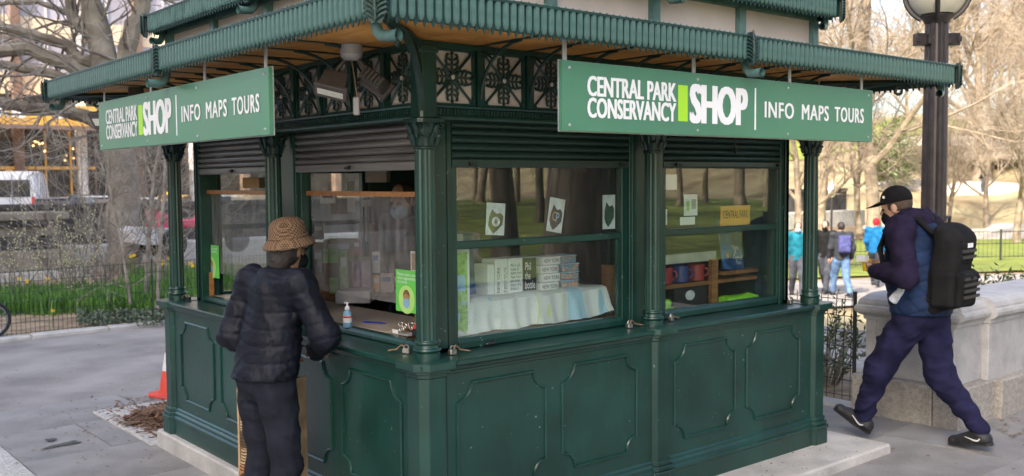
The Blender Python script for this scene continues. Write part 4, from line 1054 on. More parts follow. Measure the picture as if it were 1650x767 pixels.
for body, u0, u1, v0, v1 in (('HOTEL', -28, 40, 188, 182), ('ONE C', 88, 146, 194, 184)):
    a = on_y(u0, 190, BY-3.22); b = on_y(u1, 190, BY-3.22)
    text_on('awning_lettering', body, G['white'], aw, (a.x, BY-3.21, 0), (1, 0, 0), (0, 0, 1), 0, b.x-a.x, 5.75, 6.35, bold=.03)
for i in range(10):
    x = 6.5+1.5*i; one('box', x, x+.09, BY+.3, BY+.55, -.1, 5.2).build('door_post', G['gold'] if i in (4, 5, 6) else G['brownpier'], t)
one('box', 10.8, 17.0, BY+.25, BY+.4, 2.75, 2.95).build('transom', G['gold'], t); one('box', 11.7, 12.1, BY+.2, BY+.38, 0, 2.74).build('door_frame', G['gold'], t); one('box', 12.6, 12.9, BY+.2, BY+.38, 0, 2.74).build('door_frame', G['gold'], t)
rg = random.Random(4)
for i in range(11):
    u, v = (rg.uniform(52, 74), rg.uniform(226, 248)) if i < 7 else (rg.uniform(100, 122), rg.uniform(235, 260))
    p = on_y(u, v, BY+.2); bm = bmesh.new(); bmesh.ops.create_icosphere(bm, subdivisions=1, radius=.07); me = bpy.data.meshes.new('lamp_bulb'); bm.to_mesh(me); bm.free(); put('lamp_bulb', me, G['warm'], t, Matrix.Translation(p))
# far trees/blocks closing the street to the right of the hotel
# vehicles --------------------------------------------------------
def wheel(parent, Mx, x, y, r=.33, w_=.2):
    o = one('lathe', [(r*.6, -w_/2), (r*.95, -w_/2), (r, -w_*.3), (r, w_*.3), (r*.95, w_/2), (r*.6, w_/2)], 24, T=lambda a, b, c: (x+a, y+c, r+b)).build('wheel', G['tyre'], parent, Mx=Mx, smooth=True)
    one('lathe', [(r*.2, -w_*.42), (r*.62, -w_*.42), (r*.62, w_*.42), (r*.2, w_*.42)], 16, T=lambda a, b, c: (x+a, y+c, r+b)).build('rim', G['rim'], o, Mx=Mx)
def loft(secs):
    m = MB(); n = len(secs[0]); 
    for s in secs: m.v += [tuple(q) for q in s]
    for i in range(len(secs)-1):
        for j in range(n): m.f.append((i*n+j, i*n+(j+1) % n, (i+1)*n+(j+1) % n, (i+1)*n+j))
    m.f += [tuple(range(n)), tuple(range((len(secs)-1)*n, len(secs)*n))[::-1]]; return m
def sedan(name, label, x, y, rz, mat, cat='car', taxi=False, lights=False):
    z = -.2; t = thing(name, label, cat, (x, y, z), rz=rz); Mx = wm(t)
    st = [(-2.25, .45, .72, .70), (-2.2, .32, .86, .80), (-1.5, .22, .93, .87), (-.6, .2, .95, .9), (.6, .2, .95, .9), (1.5, .22, .88, .87), (2.1, .3, .74, .8), (2.25, .42, .6, .66)]
    secs = []
    for sx, z0, z1, hw in st: secs.append([(sx, -hw*.96, z0), (sx, -hw, (z0+z1)/2), (sx, -hw*.93, z1), (sx, hw*.93, z1), (sx, hw, (z0+z1)/2), (sx, hw*.96, z0)])
    loft(secs).build('car_body', G[mat], t, smooth=True, Mx=Mx)
    gs = [(-1.75, .9, .9, .72), (-1.05, .9, 1.42, .62), (.25, .92, 1.45, .62), (1.15, .9, .92, .74)]
    cab = loft([[(sx, -.8, z0-.02), (sx, -hw, z1), (sx, hw, z1), (sx, .8, z0-.02)] for sx, z0, z1, hw in gs]).build('windows', G['carglass'], t, smooth=True, Mx=Mx)
    loft([[(sx, -hw, z1), (sx, -hw*.9, z1+.03), (sx, hw*.9, z1+.03), (sx, hw, z1)] for sx, z1, hw in ((-1.1, 1.40, .62), (-.4, 1.44, .64), (.3, 1.43, .62))]).build('roof', G[mat], t, smooth=True, Mx=Mx)
    for sx in (-1.4, 1.42):
        for sy in (-.80, .80): wheel(t, Mx, sx, sy)
    for sy in (-.62, .62):
        one('box', -2.262, -2.2, sy-.16, sy+.16, .62, .76).build('tail_light', G['red'], t, Mx=Mx); one('box', 2.18, 2.262, sy-.16, sy+.16, .55, .66).build('headlight', G['headlight'] if lights else G['rim'], t, Mx=Mx)
    if taxi: one('box', -.5, -.2, -.3, .3, 1.47, 1.62).build('roof_light', G['yellow'], t, Mx=Mx)
    return t
G['carblue'] = MAT('blue_grey_car', (.16, .19, .26), .3, .05, 2, coat=.5); G['taxi'] = MAT('yellow_cab', (.75, .42, .02), .35, .05, 2, coat=.4); G['carblack'] = MAT('black_car', (.02, .02, .024), .25, .1, 2, coat=.5)
def car_px(u, dep, rz, *a, **k):
    p = at_depth(u, 320, dep); return sedan(a[0], a[1], p.x, p.y, rz, *a[2:], **k)
car_px(88, 43, 1.2, 'parked_car', 'blue-grey car behind the white van', 'carblue')
car_px(148, 46, 1.9, 'parked_car', 'white sedan with lit headlamps behind the plane tree', 'vanwhite', lights=True)
car_px(232, 40, 1.15, 'parked_car', 'white sedan with red tail lamps beyond the street wall', 'vanwhite')
car_px(283, 47, 1.0, 'taxi', 'yellow taxi cab partly hidden by the kiosk column', 'taxi', 'taxi', taxi=True)
car_px(120, 53, 3.0, 'parked_car', 'black sedan in front of the hotel entrance', 'carblack')
car_px(345, 45, 3.1, 'parked_car', 'white car seen through the kiosk windows', 'vanwhite')
# van
p = at_depth(20, 320, 45); vz = -.2; rz = math.atan2(.93, .36)
t = thing('van', 'tall white delivery van seen from behind with dark rear window', 'van', (p.x, p.y, vz), rz=rz); Mx = wm(t)
secs = []
for sx, z0, z1, hw, tw in ((0, .45, 2.45, .98, .84), (.05, .38, 2.62, 1.0, .88), (2.4, .38, 2.68, 1.0, .9), (4.2, .38, 2.62, 1.0, .88), (5.0, .38, 1.5, .98, .9), (5.7, .4, 1.15, .92, .85), (5.85, .5, .95, .8, .75)):
    secs.append([(sx, -hw, z0), (sx, -hw, z0+(z1-z0)*.6), (sx, -tw, z1-.08), (sx, -tw*.85, z1), (sx, tw*.85, z1), (sx, tw, z1-.08), (sx, hw, z0+(z1-z0)*.6), (sx, hw, z0)])
loft(secs).build('van_body', G['vanwhite'], t, smooth=True, Mx=Mx)
for sg in (-1, 1):
    one('box', -.03, .03, min(sg*.03, sg*.76), max(sg*.03, sg*.76), 1.45, 2.25).build('rear_window', G['carglass'], t, Mx=Mx, bevel=.02)
    one('box', -.035, .03, sg*.88-.07, sg*.88+.07, .95, 1.45).build('tail_light', G['red'], t, Mx=Mx)
one('box', -.02, .02, -.012, .012, .5, 2.5).build('door_seam', G['black'], t, Mx=Mx); one('box', -.08, .0, -.95, .95, .38, .55).build('rear_bumper', G['black'], t, Mx=Mx)
for sx in (1.2, 4.6):
    for sy in (-.88, .88): wheel(t, Mx, sx, sy, .36, .24)
# pedicab with a pink seat, in front of the street wall
G['pink'] = MAT('pink_vinyl', (.62, .045, .13), .45, .15, 5)
p = at_depth(262, 400, 20.5); z = .30
t = thing('pedicab', 'pedicab with pink seat and white side beside the dark wall', 'pedicab', (p.x, p.y, z), rz=.1); Mx = wm(t)
loft([[(sx, -.4, z0), (sx, -.42, z1), (sx, .42, z1), (sx, .4, z0)] for sx, z0, z1 in ((-.75, .35, .6), (-.6, .3, .66), (.0, .28, .62), (.35, .28, .40))]).build('seat_shell', G['vanwhite'], t, Mx=Mx, smooth=True)
loft([[(sx, -.38, z0), (sx, -.38, z1), (sx, .38, z1), (sx, .38, z0)] for sx, z0, z1 in ((-.15, .6, .95), (.2, .62, .78), (.85, .60, .76), (1.05, .6, 1.0))]).build('pink_seat', G['pink'], t, Mx=Mx, smooth=True, bevel=.03)
for sy in (-.5, .5): wheel(t, Mx, .0, sy, .30, .05)
one('tube', [(.9, 0, .3), (1.4, 0, .35), (1.7, 0, .9), (1.75, .25, .95)], .02, 6).build('handle_frame', G['black'], t, Mx=Mx); wheel(t, Mx, 1.75, 0, .30, .05)
# child's bicycle entering at the path edge
def bicycle(x, y, rz, label):
    z = plaza(x, y); t = thing('bicycle', label, 'bicycle', (x, y, z), rz=rz); Mx = wm(t); r = .24
    for k, cx in enumerate((0, -.78)):
        m = MB(); m.tube([(cx+(r-.022)*math.cos(R_(a*10)), 0, r+(r-.022)*math.sin(R_(a*10))) for a in range(36)], .022, 8, closed=True); wv = m.build('wheel', G['tyre'], t, Mx=Mx, smooth=True)
        m = MB(); m.tube([(cx+(r-.05)*math.cos(R_(a*10)), 0, r+(r-.05)*math.sin(R_(a*10))) for a in range(36)], .009, 6, closed=True)
        for a in range(14): m.tube([(cx, 0, r), (cx+(r-.05)*math.cos(a*.449), 0, r+(r-.05)*math.sin(a*.449))], .0018, 3)
        m.tube([(cx, -.03, r), (cx, .03, r)], .02, 8); tag(m.build('spoked_rim', G['rim'], wv, Mx=Mx), kind='stuff')
    m = MB()
    for a, b in (((0, 0, r), (-.14, 0, .62)), ((-.13, 0, .56), (-.42, 0, .26)), ((-.13, 0, .50), (-.52, 0, .44)), ((-.42, 0, .26), (-.58, 0, .62)), ((-.42, 0, .26), (-.78, 0, r)), ((-.53, 0, .5), (-.78, 0, r))): m.tube([a, b], .014, 6)
    m.build('bike_frame', G['black'], t, Mx=Mx); one('tube', [(-.14, -.25, .72), (-.15, 0, .68), (-.14, .25, .72)], .012, 6).build('handlebar', G['rim'], t, Mx=Mx)
    m = MB(); m.tube([(-.72, 0, .64), (-.58, 0, .645), (-.46, 0, .635)], [.06, .04, .018], 8); m.build('saddle', G['black'], t, Mx=Mx, smooth=True)
    m = MB(); m.tube([(-.42, -.06, .26), (-.42, .06, .26)], .05, 10); m.tube([(-.42, .08, .26), (-.42, .08, .12), (-.42, .15, .12)], .01, 6); m.build('crank', G['rim'], t, Mx=Mx)
p = on_z(18, 543, -.08); bicycle(p.x-.22, p.y, .12, "small bicycle with black tyres at the path edge")

# unseen block added left of the view, sized so its shadow covers the plaza
t = thing('shade_block', 'tall pale shade block added out of view across from the counter windows', 'building', (-38, 14, 0))
one('box', -46, -28, -13, 42, -.5, 35.5).build('wall', G['beige'], t); one('box', -46.3, -27.7, -13.3, 42.3, 35.5, 36.3).build('cornice', G['greypier'], t)
m = MB()
for f in range(10):
    for i in range(16): m.box(-27.99, -27.9, -11.5+3.3*i, -9.9+3.3*i, 1.5+3.4*f, 3.6+3.4*f)
tag(m.build('windows', G['lavglass'], t), kind='stuff')
# ================================================================ SDF MESHER (bodies, clothes)
def sdf_eval(P, prims, k):
    d = None
    for pr in prims:
        kk = k
        if pr[0] == 'c':       # tapered capsule a,b,ra,rb,(flat axis, factor)
            a, b, ra, rb = np.array(pr[1], float), np.array(pr[2], float), pr[3], pr[4]
            ab = b-a; L2 = max(ab@ab, 1e-12); q = P-a; t = np.clip((q@ab)/L2, 0, 1); v = q-t[..., None]*ab
            if len(pr) > 5 and pr[5] is not None:
                n = np.array(pr[5][0], float); n /= np.linalg.norm(n); v = v+((v@n)*(1/pr[5][1]-1))[..., None]*n
                dd = (np.linalg.norm(v, axis=-1)-(ra+(rb-ra)*t))*min(1, pr[5][1]*1.15)
            else: dd = np.linalg.norm(v, axis=-1)-(ra+(rb-ra)*t)
            if len(pr) > 6: kk = pr[6]
        elif pr[0] == 'e':     # ellipsoid centre, radii, (rotation 3x3)
            c, r = np.array(pr[1], float), np.array(pr[2], float); q = P-c
            if len(pr) > 3 and pr[3] is not None: q = q@np.array(pr[3])
            m_ = np.linalg.norm(q/r, axis=-1); dd = (m_-1)*r.min()*1.0
            dd = m_*(m_-1)/np.maximum(np.linalg.norm(q/(r*r), axis=-1), 1e-9)
            if len(pr) > 4: kk = pr[4]
        elif pr[0] == 'b':     # rounded box centre, half, round, (rotation)
            c, h, rd = np.array(pr[1], float), np.array(pr[2], float), pr[3]; q = P-c
            if len(pr) > 4 and pr[4] is not None: q = q@np.array(pr[4])
            w_ = np.abs(q)-(h-rd); dd = np.linalg.norm(np.maximum(w_, 0), axis=-1)+np.minimum(w_.max(-1), 0)-rd
            if len(pr) > 5: kk = pr[5]
        if d is None: d = dd
        elif kk <= 0: d = np.minimum(d, dd)
        else:
            h = np.clip(.5+.5*(d-dd)/kk, 0, 1); d = d+(dd-d)*h-kk*h*(1-h)
    return d
def prim_bounds(prims):
    lo, hi = np.full(3, 1e9), np.full(3, -1e9)
    for pr in prims:
        if pr[0] == 'c':
            for q, r in ((pr[1], pr[3]), (pr[2], pr[4])): lo = np.minimum(lo, np.array(q)-r); hi = np.maximum(hi, np.array(q)+r)
        else:
            r = np.linalg.norm(pr[2]) if pr[0] == 'b' else max(pr[2]); lo = np.minimum(lo, np.array(pr[1])-r); hi = np.maximum(hi, np.array(pr[1])+r)
    return lo, hi
def surface(prims, vox, k=.03, warp=None, cut=None):
    lo, hi = prim_bounds(prims); lo -= 3*vox+.01; hi += 3*vox+.01
    n = np.maximum(4, np.ceil((hi-lo)/vox).astype(int)+1)
    g = np.stack(np.meshgrid(*[lo[i]+vox*np.arange(n[i]) for i in range(3)], indexing='ij'), -1)
    d = sdf_eval(g, prims, k)
    if warp is not None: d = d+warp(g, d)
    if cut is not None: d = np.maximum(d, cut(g))
    ins = d < 0
    cs = [(i, j, l) for i in (0, 1) for j in (0, 1) for l in (0, 1)]
    sl = lambda A, o: A[o[0]:A.shape[0]-1+o[0], o[1]:A.shape[1]-1+o[1], o[2]:A.shape[2]-1+o[2]]
    cnt = sum(sl(ins, o).astype(int) for o in cs); act = (cnt > 0) & (cnt < 8)
    idx = np.full(act.shape, -1, int); ijk = np.argwhere(act); idx[act] = np.arange(len(ijk))
    acc = np.zeros((len(ijk), 3)); num = np.zeros(len(ijk))
    for a in range(8):
        for b in range(a+1, 8):
            oa, ob = np.array(cs[a]), np.array(cs[b])
            if np.abs(oa-ob).sum() != 1: continue
            da = d[tuple((ijk+oa).T)]; db = d[tuple((ijk+ob).T)]; m_ = (da < 0) != (db < 0); t = np.where(m_, da/np.where(np.abs(da-db) < 1e-12, 1, da-db), 0)
            acc += np.where(m_[:, None], oa+(ob-oa)*t[:, None], 0); num += m_
    V = lo+vox*(ijk+acc/num[:, None]); F = []
    for ax in range(3):
        o = [0, 0, 0]; o[ax] = 1
        A = ins[:ins.shape[0]-o[0], :ins.shape[1]-o[1], :ins.shape[2]-o[2]]; B = ins[o[0]:, o[1]:, o[2]:]
        e = np.argwhere(A != B); u, v = [(1, 2), (2, 0), (0, 1)][ax]
        ok = (e[:, u] > 0) & (e[:, v] > 0) & (e[:, u] < ins.shape[u]-1) & (e[:, v] < ins.shape[v]-1); e = e[ok]
        if len(e) == 0: continue
        du = np.zeros(3, int); du[u] = 1; dv = np.zeros(3, int); dv[v] = 1
        q = np.stack([idx[tuple((e-du-dv).T)], idx[tuple((e-dv).T)], idx[tuple(e.T)], idx[tuple((e-du).T)]], 1)
        fl = ~A[tuple(e.T)]; q[fl] = q[fl][:, ::-1]; F.append(q[(q >= 0).all(1)])
    return V, np.concatenate(F)
def sdf_obj(name, prims, vox, mat, parent, Mx, k=.03, warp=None, cut=None, extra=()):
    V, F = surface(prims, vox, k, warp, cut)
    for (pr2, vx2, k2) in extra:
        V2, F2 = surface(pr2, vx2, k2); F = np.concatenate([F, F2+len(V)]); V = np.concatenate([V, V2])
    me = bpy.data.meshes.new(name); me.from_pydata(V.tolist(), [], F.tolist()); me.polygons.foreach_set('use_smooth', [True]*len(me.polygons)); me.update()
    return put(name, me, G[mat] if isinstance(mat, str) else mat, parent, Mx)
# ================================================================ PEOPLE
G['skin'] = MAT('skin', (.50, .29, .20), .5, .12, 12, sss=.1); G['skin2'] = MAT('brown_skin', (.30, .16, .10), .5, .12, 12, sss=.1)
G['hair'] = MAT('dark_hair', (.022, .015, .012), .5, .4, 60, bump=.4, stretch=(3, 3, 1)); G['hair2'] = MAT('short_brown_hair', (.07, .045, .03), .6, .4, 80, bump=.4)
def fab(name, col, scale=300, rough=.9, var=.3, bump=.35): return MAT(name, col, rough, var, 9, bump=bump, bscale=scale, spec=.15)
G['puffer'] = MAT('black_quilted_nylon', (.006, .0072, .0135), .55, .3, 8, bump=.2, bscale=60, spec=.22); G['jeans'] = fab('black_denim', (.016, .018, .026), 400)
G['navy'] = fab('navy_vest', (.011, .024, .066), 200, .6); G['hoodie'] = fab('indigo_hoodie', (.0185, .0135, .036), 420); G['sweat'] = fab('indigo_sweatpants', (.0145, .0145, .045), 420)
G['blackfab'] = fab('black_fabric', (.012, .012, .013), 350); G['shoe'] = MAT('black_shoe', (.014, .014, .016), .55, .3, 40, bump=.2); G['mask'] = fab('black_face_mask', (.012, .012, .014), 300); G['bluemask'] = fab('blue_face_mask', (.25, .42, .62), 200)
G['tweed'] = None
def tweed_mat():
    m, t, b = new_mat('tweed_check'); N = t.nodes.new; L = t.links.new
    tc = N('ShaderNodeTexCoord'); ck = N('ShaderNodeTexChecker'); ck.inputs['Scale'].default_value = 105; ck.inputs['Color1'].default_value = (.20, .125, .068, 1); ck.inputs['Color2'].default_value = (.052, .026, .015, 1)
    L(tc.outputs['Object'], ck.inputs['Vector']); nz = N('ShaderNodeTexNoise'); nz.inputs['Scale'].default_value = 500; L(tc.outputs['Object'], nz.inputs['Vector'])
    bp = N('ShaderNodeBump'); bp.inputs['Strength'].default_value = .3; L(nz.outputs[0], bp.inputs['Height']); L(bp.outputs[0], b.inputs['Normal'])
    L(ck.outputs[0], b.inputs['Base Color']); b.inputs['Roughness'].default_value = .95; return m
G['tweed'] = tweed_mat()
def folds(amp, f=1.0, seed=0):
    r = np.random.RandomState(seed); A = r.randn(6, 3)*18*f; ph = r.rand(6)*6.28
    def w_(P, d):
        s = 0
        for a, p in zip(A, ph): s = s+np.sin(P@a+p+1.5*np.sin(P@a[[1, 2, 0]]*.5))
        return amp*s/3
    return w_
def creases(amp, f=1.0, seed=0, n=7, bias=(1, 1, 1)):
    # sharp cloth folds: narrow ridges with wavering direction
    r = np.random.RandomState(seed); A = r.randn(n, 3)*np.array(bias)*13*f; ph = r.rand(n)*6.28; B = r.randn(n, 3)*7*f
    def w_(P, d):
        s = 0
        for a, b, p in zip(A, B, ph):
            q = P@a+p+1.8*np.sin(P@b+p*2); g = (.5+.5*np.sin(P@b[[2, 0, 1]]*1.3+p))**2; s = s-(1-np.abs(np.sin(q)))**2.2*g
        return amp*s
    return w_
def V3(*a): return np.array(a, float)
def hand_prims(w, dirv, pal, curl=.6, sc=1.0, side=1):
    """w wrist, dirv hand direction, pal palm normal (curl direction); five fingers"""
    d = np.array(dirv, float); d /= np.linalg.norm(d); n = np.array(pal, float); n -= d*(n@d); n /= np.linalg.norm(n); s = np.cross(d, n)*side; w = np.array(w, float)
    P = [('c', w-d*.03, w+d*.03, .026*sc, .027*sc, (n, .75)), ('c', w+d*.03+s*.018*sc, w+d*.085*sc+s*.024*sc, .022*sc, .018*sc, (n, .75)), ('c', w+d*.03-s*.016*sc, w+d*.08*sc-s*.022*sc, .022*sc, .017*sc, (n, .75))]
    for i, (o, L) in enumerate(((.033, .072), (.011, .082), (-.011, .077), (-.031, .06))):
        b = w+d*.088*sc+s*o*sc; cur = b; a = curl*.5
        for j, f in enumerate((.45, .32, .23)):
            dd = d*math.cos(a)+n*math.sin(a); nx = cur+dd*L*f*sc; r = (.0095, .0085, .0075)[j]*sc; P.append(('c', cur, nx, r, r*.92, None, .006)); cur = nx; a += curl*.75
    b = w+d*.025*sc+s*.03*sc; t1 = b+(d*.6+s*.75+n*.35)/np.linalg.norm(d*.6+s*.75+n*.35)*.042*sc; t2 = t1+(d*.85+s*.2+n*.5)/np.linalg.norm(d*.85+s*.2+n*.5)*.034*sc
    P += [('c', b, t1, .0135*sc, .011*sc, None, .012), ('c', t1, t2, .0105*sc, .0085*sc, None, .006)]
    return P
def head_prims(c, f, up, sc=1.0):
    c, f, up = map(lambda q: np.array(q, float), (c, f, up)); f = f/np.linalg.norm(f); up = up-f*(up@f); up /= np.linalg.norm(up); r = np.cross(f, up)
    Rm = np.stack([r, f, up], 1); o = lambda x, y, z: c+(r*x+f*y+up*z)*sc
    P = [('e', o(0, -.012, .035), np.array((.074, .095, .092))*sc, Rm), ('e', o(0, .02, -.03), np.array((.062, .072, .085))*sc, Rm), ('e', o(0, .045, -.085), np.array((.042, .045, .035))*sc, Rm),
         ('c', o(0, .088, .018), o(0, .108, -.022), .010*sc, .015*sc, None, .012), ('c', o(-.035, .082, .028), o(.035, .082, .028), .012*sc, .012*sc, None, .02),
         ('c', o(-.02, .088, -.062), o(.02, .088, -.062), .009*sc, .009*sc, None, .01),
         ('e', o(-.076, -.005, -.005), np.array((.012, .022, .034))*sc, Rm, .008), ('e', o(.076, -.005, -.005), np.array((.012, .022, .034))*sc, Rm, .008)]
    return P, o, Rm
def person(label, Mx_loc, rz, J, gar, group=None, vox=.014, fine=True, hair=None, skin='skin', mask=None, hat=None, face=True):
    """J: joints in local metres (x right, y front, z up)"""
    t = thing('person', label, 'person', Mx_loc, group, rz); Mx = wm(t)
    j = {k: np.array(v, float) for k, v in J.items()}; flat = lambda a: ((0, 1, 0), a)
    hp, o, Rm = head_prims(j['head'], j['look'], (0, 0, 1), J.get('hs', 1.0) if 'hs' in J else 1.0)
    pel, chest = j['pelvis'], j['chest']; up = (chest-pel)
    body = [('c', pel, pel+up*.5, .13, .12, flat(.7)), ('c', pel+up*.5, chest, .12, .135, flat(.65)), ('c', chest+V3(0, 0, .1), j['head']-V3(0, 0, .06), .058, .052)]+hp
    for s in 'LR':
        body += [('c', chest+V3(0, 0, .06), j['sh'+s], .07, .05), ('c', j['sh'+s], j['el'+s], .046, .038), ('c', j['el'+s], j['wr'+s], .036, .026),
                 ('c', j['hip'+s], j['kn'+s], .075, .052), ('c', j['kn'+s], j['an'+s], .05, .036), ('c', j['an'+s], j['an'+s]+(j['toe'+s]-j['an'+s])*.6, .035, .03)]
    ex = [(hand_prims(j['wr'+s], j['hd'+s], j['pa'+s], J.get('curl', .5), 1.0, -1 if s == 'R' else 1), .0045 if fine else .009, .008) for s in 'LR']
    sdf_obj('body', body, .0075 if fine else vox, skin, t, Mx, .02, extra=ex)
    if face:
        for sx in (-1, 1):
            m = MB(); bm = bmesh.new(); bmesh.ops.create_icosphere(bm, subdivisions=2, radius=.011); me = bpy.data.meshes.new('eye'); bm.to_mesh(me); bm.free(); put('eye', me, G['black'], t, Mx @ Matrix.Translation(Vector(o(sx*.032, .083, .004))))
    return t, Mx, j, o, Rm
def torso_prims(j, r_hem, r_waist, r_chest, hem, fl=.7, arm=(.075, .066, .05), sh=.07, collar=.07):
    pel, chest = j['pelvis'], j['chest']; up = chest-pel; a = ((0, 1, 0), fl); n = np.array(hem, float)
    P = [('c', n, pel+up*.35, r_hem, r_waist, a), ('c', pel+up*.35, chest, r_waist, r_chest, a)]
    if collar: P.append(('c', chest+V3(0, 0, .10), j['head']-V3(0, .0, .13)-np.array(j['look'])*.01, collar+.012, collar))
    for s in 'LR': P += [('c', chest+V3(0, 0, .05), j['sh'+s], .10, sh), ('c', j['sh'+s], j['el'+s], arm[0], arm[1]), ('c', j['el'+s], j['wr'+s], arm[1], arm[2])]
    return P
def leg_prims(j, r=(.115, .085, .068), pel_r=.155, cuff=.02):
    c_ = (j['hipL']+j['hipR'])/2; P = [('c', c_+(j['hipL']-c_)*.4+V3(0, 0, .04), c_+(j['hipR']-c_)*.4+V3(0, 0, .04), pel_r-.02, pel_r-.02, ((0, 1, 0), .88))]
    for s in 'LR': P += [('c', j['hip'+s]+(j['kn'+s]-j['hip'+s])*.16, j['kn'+s], r[0], r[1]), ('c', j['kn'+s], j['an'+s]+V3(0, 0, cuff), r[1], r[2])]
    return P
def shoe(j, s, t, Mx, mat='shoe', sole=None, L=1.0):
    a, to = j['an'+s], j['toe'+s]; d = to-a; h = j.get('heel'+s, a-V3(0, 0, .07)); f = to-h; f /= np.linalg.norm(f); lat = np.cross(f, (0, 0, 1.)); lat /= np.linalg.norm(lat); up = np.cross(lat, f)
    P = [('c', h+f*.03+up*.04, to-f*.03+up*.026, .048, .044, (up, .85)), ('c', a, h+f*.04+up*.055, .048, .050), ('c', a+f*.02-up*.01, to-f*.10+up*.04, .048, .040)]
    sdf_obj('shoe', P, .008, mat, t, Mx, .03, cut=lambda G_: -((G_-h)@up)-.0)
    m = MB(); pts = []
    for q in range(15):
        u = q/14; w_ = .036+.012*math.sin(math.pi*min(1, u*1.25)*.9); pts.append((h+f*(-.02+u*(np.linalg.norm(to-h)+.03)), w_ if 0 < q < 14 else .018))
    ring = [p+lat*w_ for p, w_ in pts]+[p-lat*w_ for p, w_ in reversed(pts)]; n = len(ring)
    m.add([tuple(p+up*.004) for p in ring]+[tuple(p+up*.026) for p in ring], [tuple(range(n)), tuple(range(n, 2*n))]+[(i, (i+1) % n, n+(i+1) % n, n+i) for i in range(n)]); m.build('sole', G[sole or mat], t, Mx=Mx, bevel=.003)
# ---- visitor in the checked hat, at the counter
wx, wy = -.402, .827; gzw = plaza(wx, wy)
J = dict(pelvis=(0, -.02, .90), chest=(0, .06, 1.26), head=(.0, .145, 1.525), look=(-.06, 1, -.10),
         shL=(-.175, .045, 1.365), elL=(-.225, -.05, 1.09), wrL=(-.15, .15, .98), hdL=(.6, .75, -.1), paL=(.3, 0, -1),
         shR=(.185, .055, 1.365), elR=(.325, .10, 1.12), wrR=(.13, .21, 1.0), hdR=(-.8, .5, -.1), paR=(0, 0, -1),
         hipL=(-.088, -.02, .86), knL=(-.11, .03, .47), anL=(-.13, -.03, .08), toeL=(-.15, .18, .0), heelL=(-.13, -.08, 0),
         hipR=(.088, -.02, .86), knR=(.105, .02, .47), anR=(.12, -.05, .08), toeR=(.15, .16, .0), heelR=(.12, -.10, 0))
t, Mx, j, o, Rm = person('person in a black quilted jacket and checked bucket hat leaning to the counter window', (wx, wy, gzw), R_(-78), J, None, skin='skin2')
def quilt(P, d):
    z = P[..., 2]+.02*np.sin(P[..., 0]*9)-.06*np.abs(P[..., 0]); z = z-.05*np.abs(P[..., 0]); ph = z/.082; fr = np.abs(ph-np.round(ph))
    return .0055*np.exp(-(fr/.085)**2)-.001+folds(.0015, 3.2, 6)(P, d)+creases(.004, 1.6, 26, 8)(P, d) + folds(.004, 1.4, 3)(P, d)
sdf_obj('jacket', torso_prims(j, .192, .166, .166, (0, -.03, .86), .74, (.072, .064, .046), .072, .060), .0085, 'puffer', t, Mx, .045, quilt, cut=lambda P: .895-P[..., 2])
def jean(P, d): return .0045*np.sin(P[..., 2]*34+6*P[..., 0]+2*np.sin(P[..., 1]*22))*np.exp(-((P[..., 2]-.45)/.28)**2)+folds(.003, 1, 5)(P, d)+creases(.006, 1.3, 15, 8, (.6, .6, 1.3))(P, d)
sdf_obj('jeans', leg_prims(j, (.092, .072, .068), .155, -.03), .009, 'jeans', t, Mx, .03, jean)
sdf_obj('hair', [('e', o(0, -.03, .0), (.086, .085, .10), Rm), ('e', o(0, -.065, -.075), (.062, .04, .05), Rm)], .007, 'hair', t, Mx, .03, folds(.003, 4, 8), cut=lambda P: (P-o(0, .045, 0))@np.array(Rm[:, 1]))
sdf_obj('face_mask', [('e', o(0, .045, -.055), (.066, .075, .06), Rm), ('c', o(.07, .03, -.03), o(.08, -.01, 0), .006, .005), ('c', o(-.07, .03, -.03), o(-.08, -.01, 0), .006, .005)], .006, 'mask', t, Mx, .01, cut=lambda P: -((P-o(0, .05, 0))@np.array(Rm[:, 1]))-.03)
m = MB()
for sx in (-1, 1): m.tube([tuple(o(sx*.078, -.01, .012)), tuple(o(sx*.072, .08, .012)), tuple(o(sx*.05, .10, .012)), tuple(o(sx*.02, .104, .008))], .003, 5)
m.build('glasses', G['black'], t, Mx=Mx)
prof = [(.132, -.012), (.140, -.016), (.143, -.010), (.128, .012), (.107, .032), (.103, .05), (.101, .075), (.093, .105), (.07, .128), (.03, .138), (.005, .139)]
hc = o(0, .0, .035); m = MB(); m.lathe(prof, 40); Rh = Matrix(np.column_stack([Rm[:, 0], Rm[:, 1], Rm[:, 2]]).tolist()).to_4x4()
hat = m.build('bucket_hat', G['tweed'], t, smooth=True, Mx=Mx @ Matrix.Translation(Vector(hc)) @ Matrix.Rotation(R_(8), 4, 'X') @ Matrix.Diagonal((.87, .99, .97, 1)))
m = MB(); m.tube([(.1045*math.cos(R_(a*9)), .1045*math.sin(R_(a*9)), .036) for a in range(40)], .006, 5, closed=True); m.build('hat_band_seam', G['tweed'], hat, Mx=wm(hat))
for s in 'LR': shoe(j, s, t, Mx)
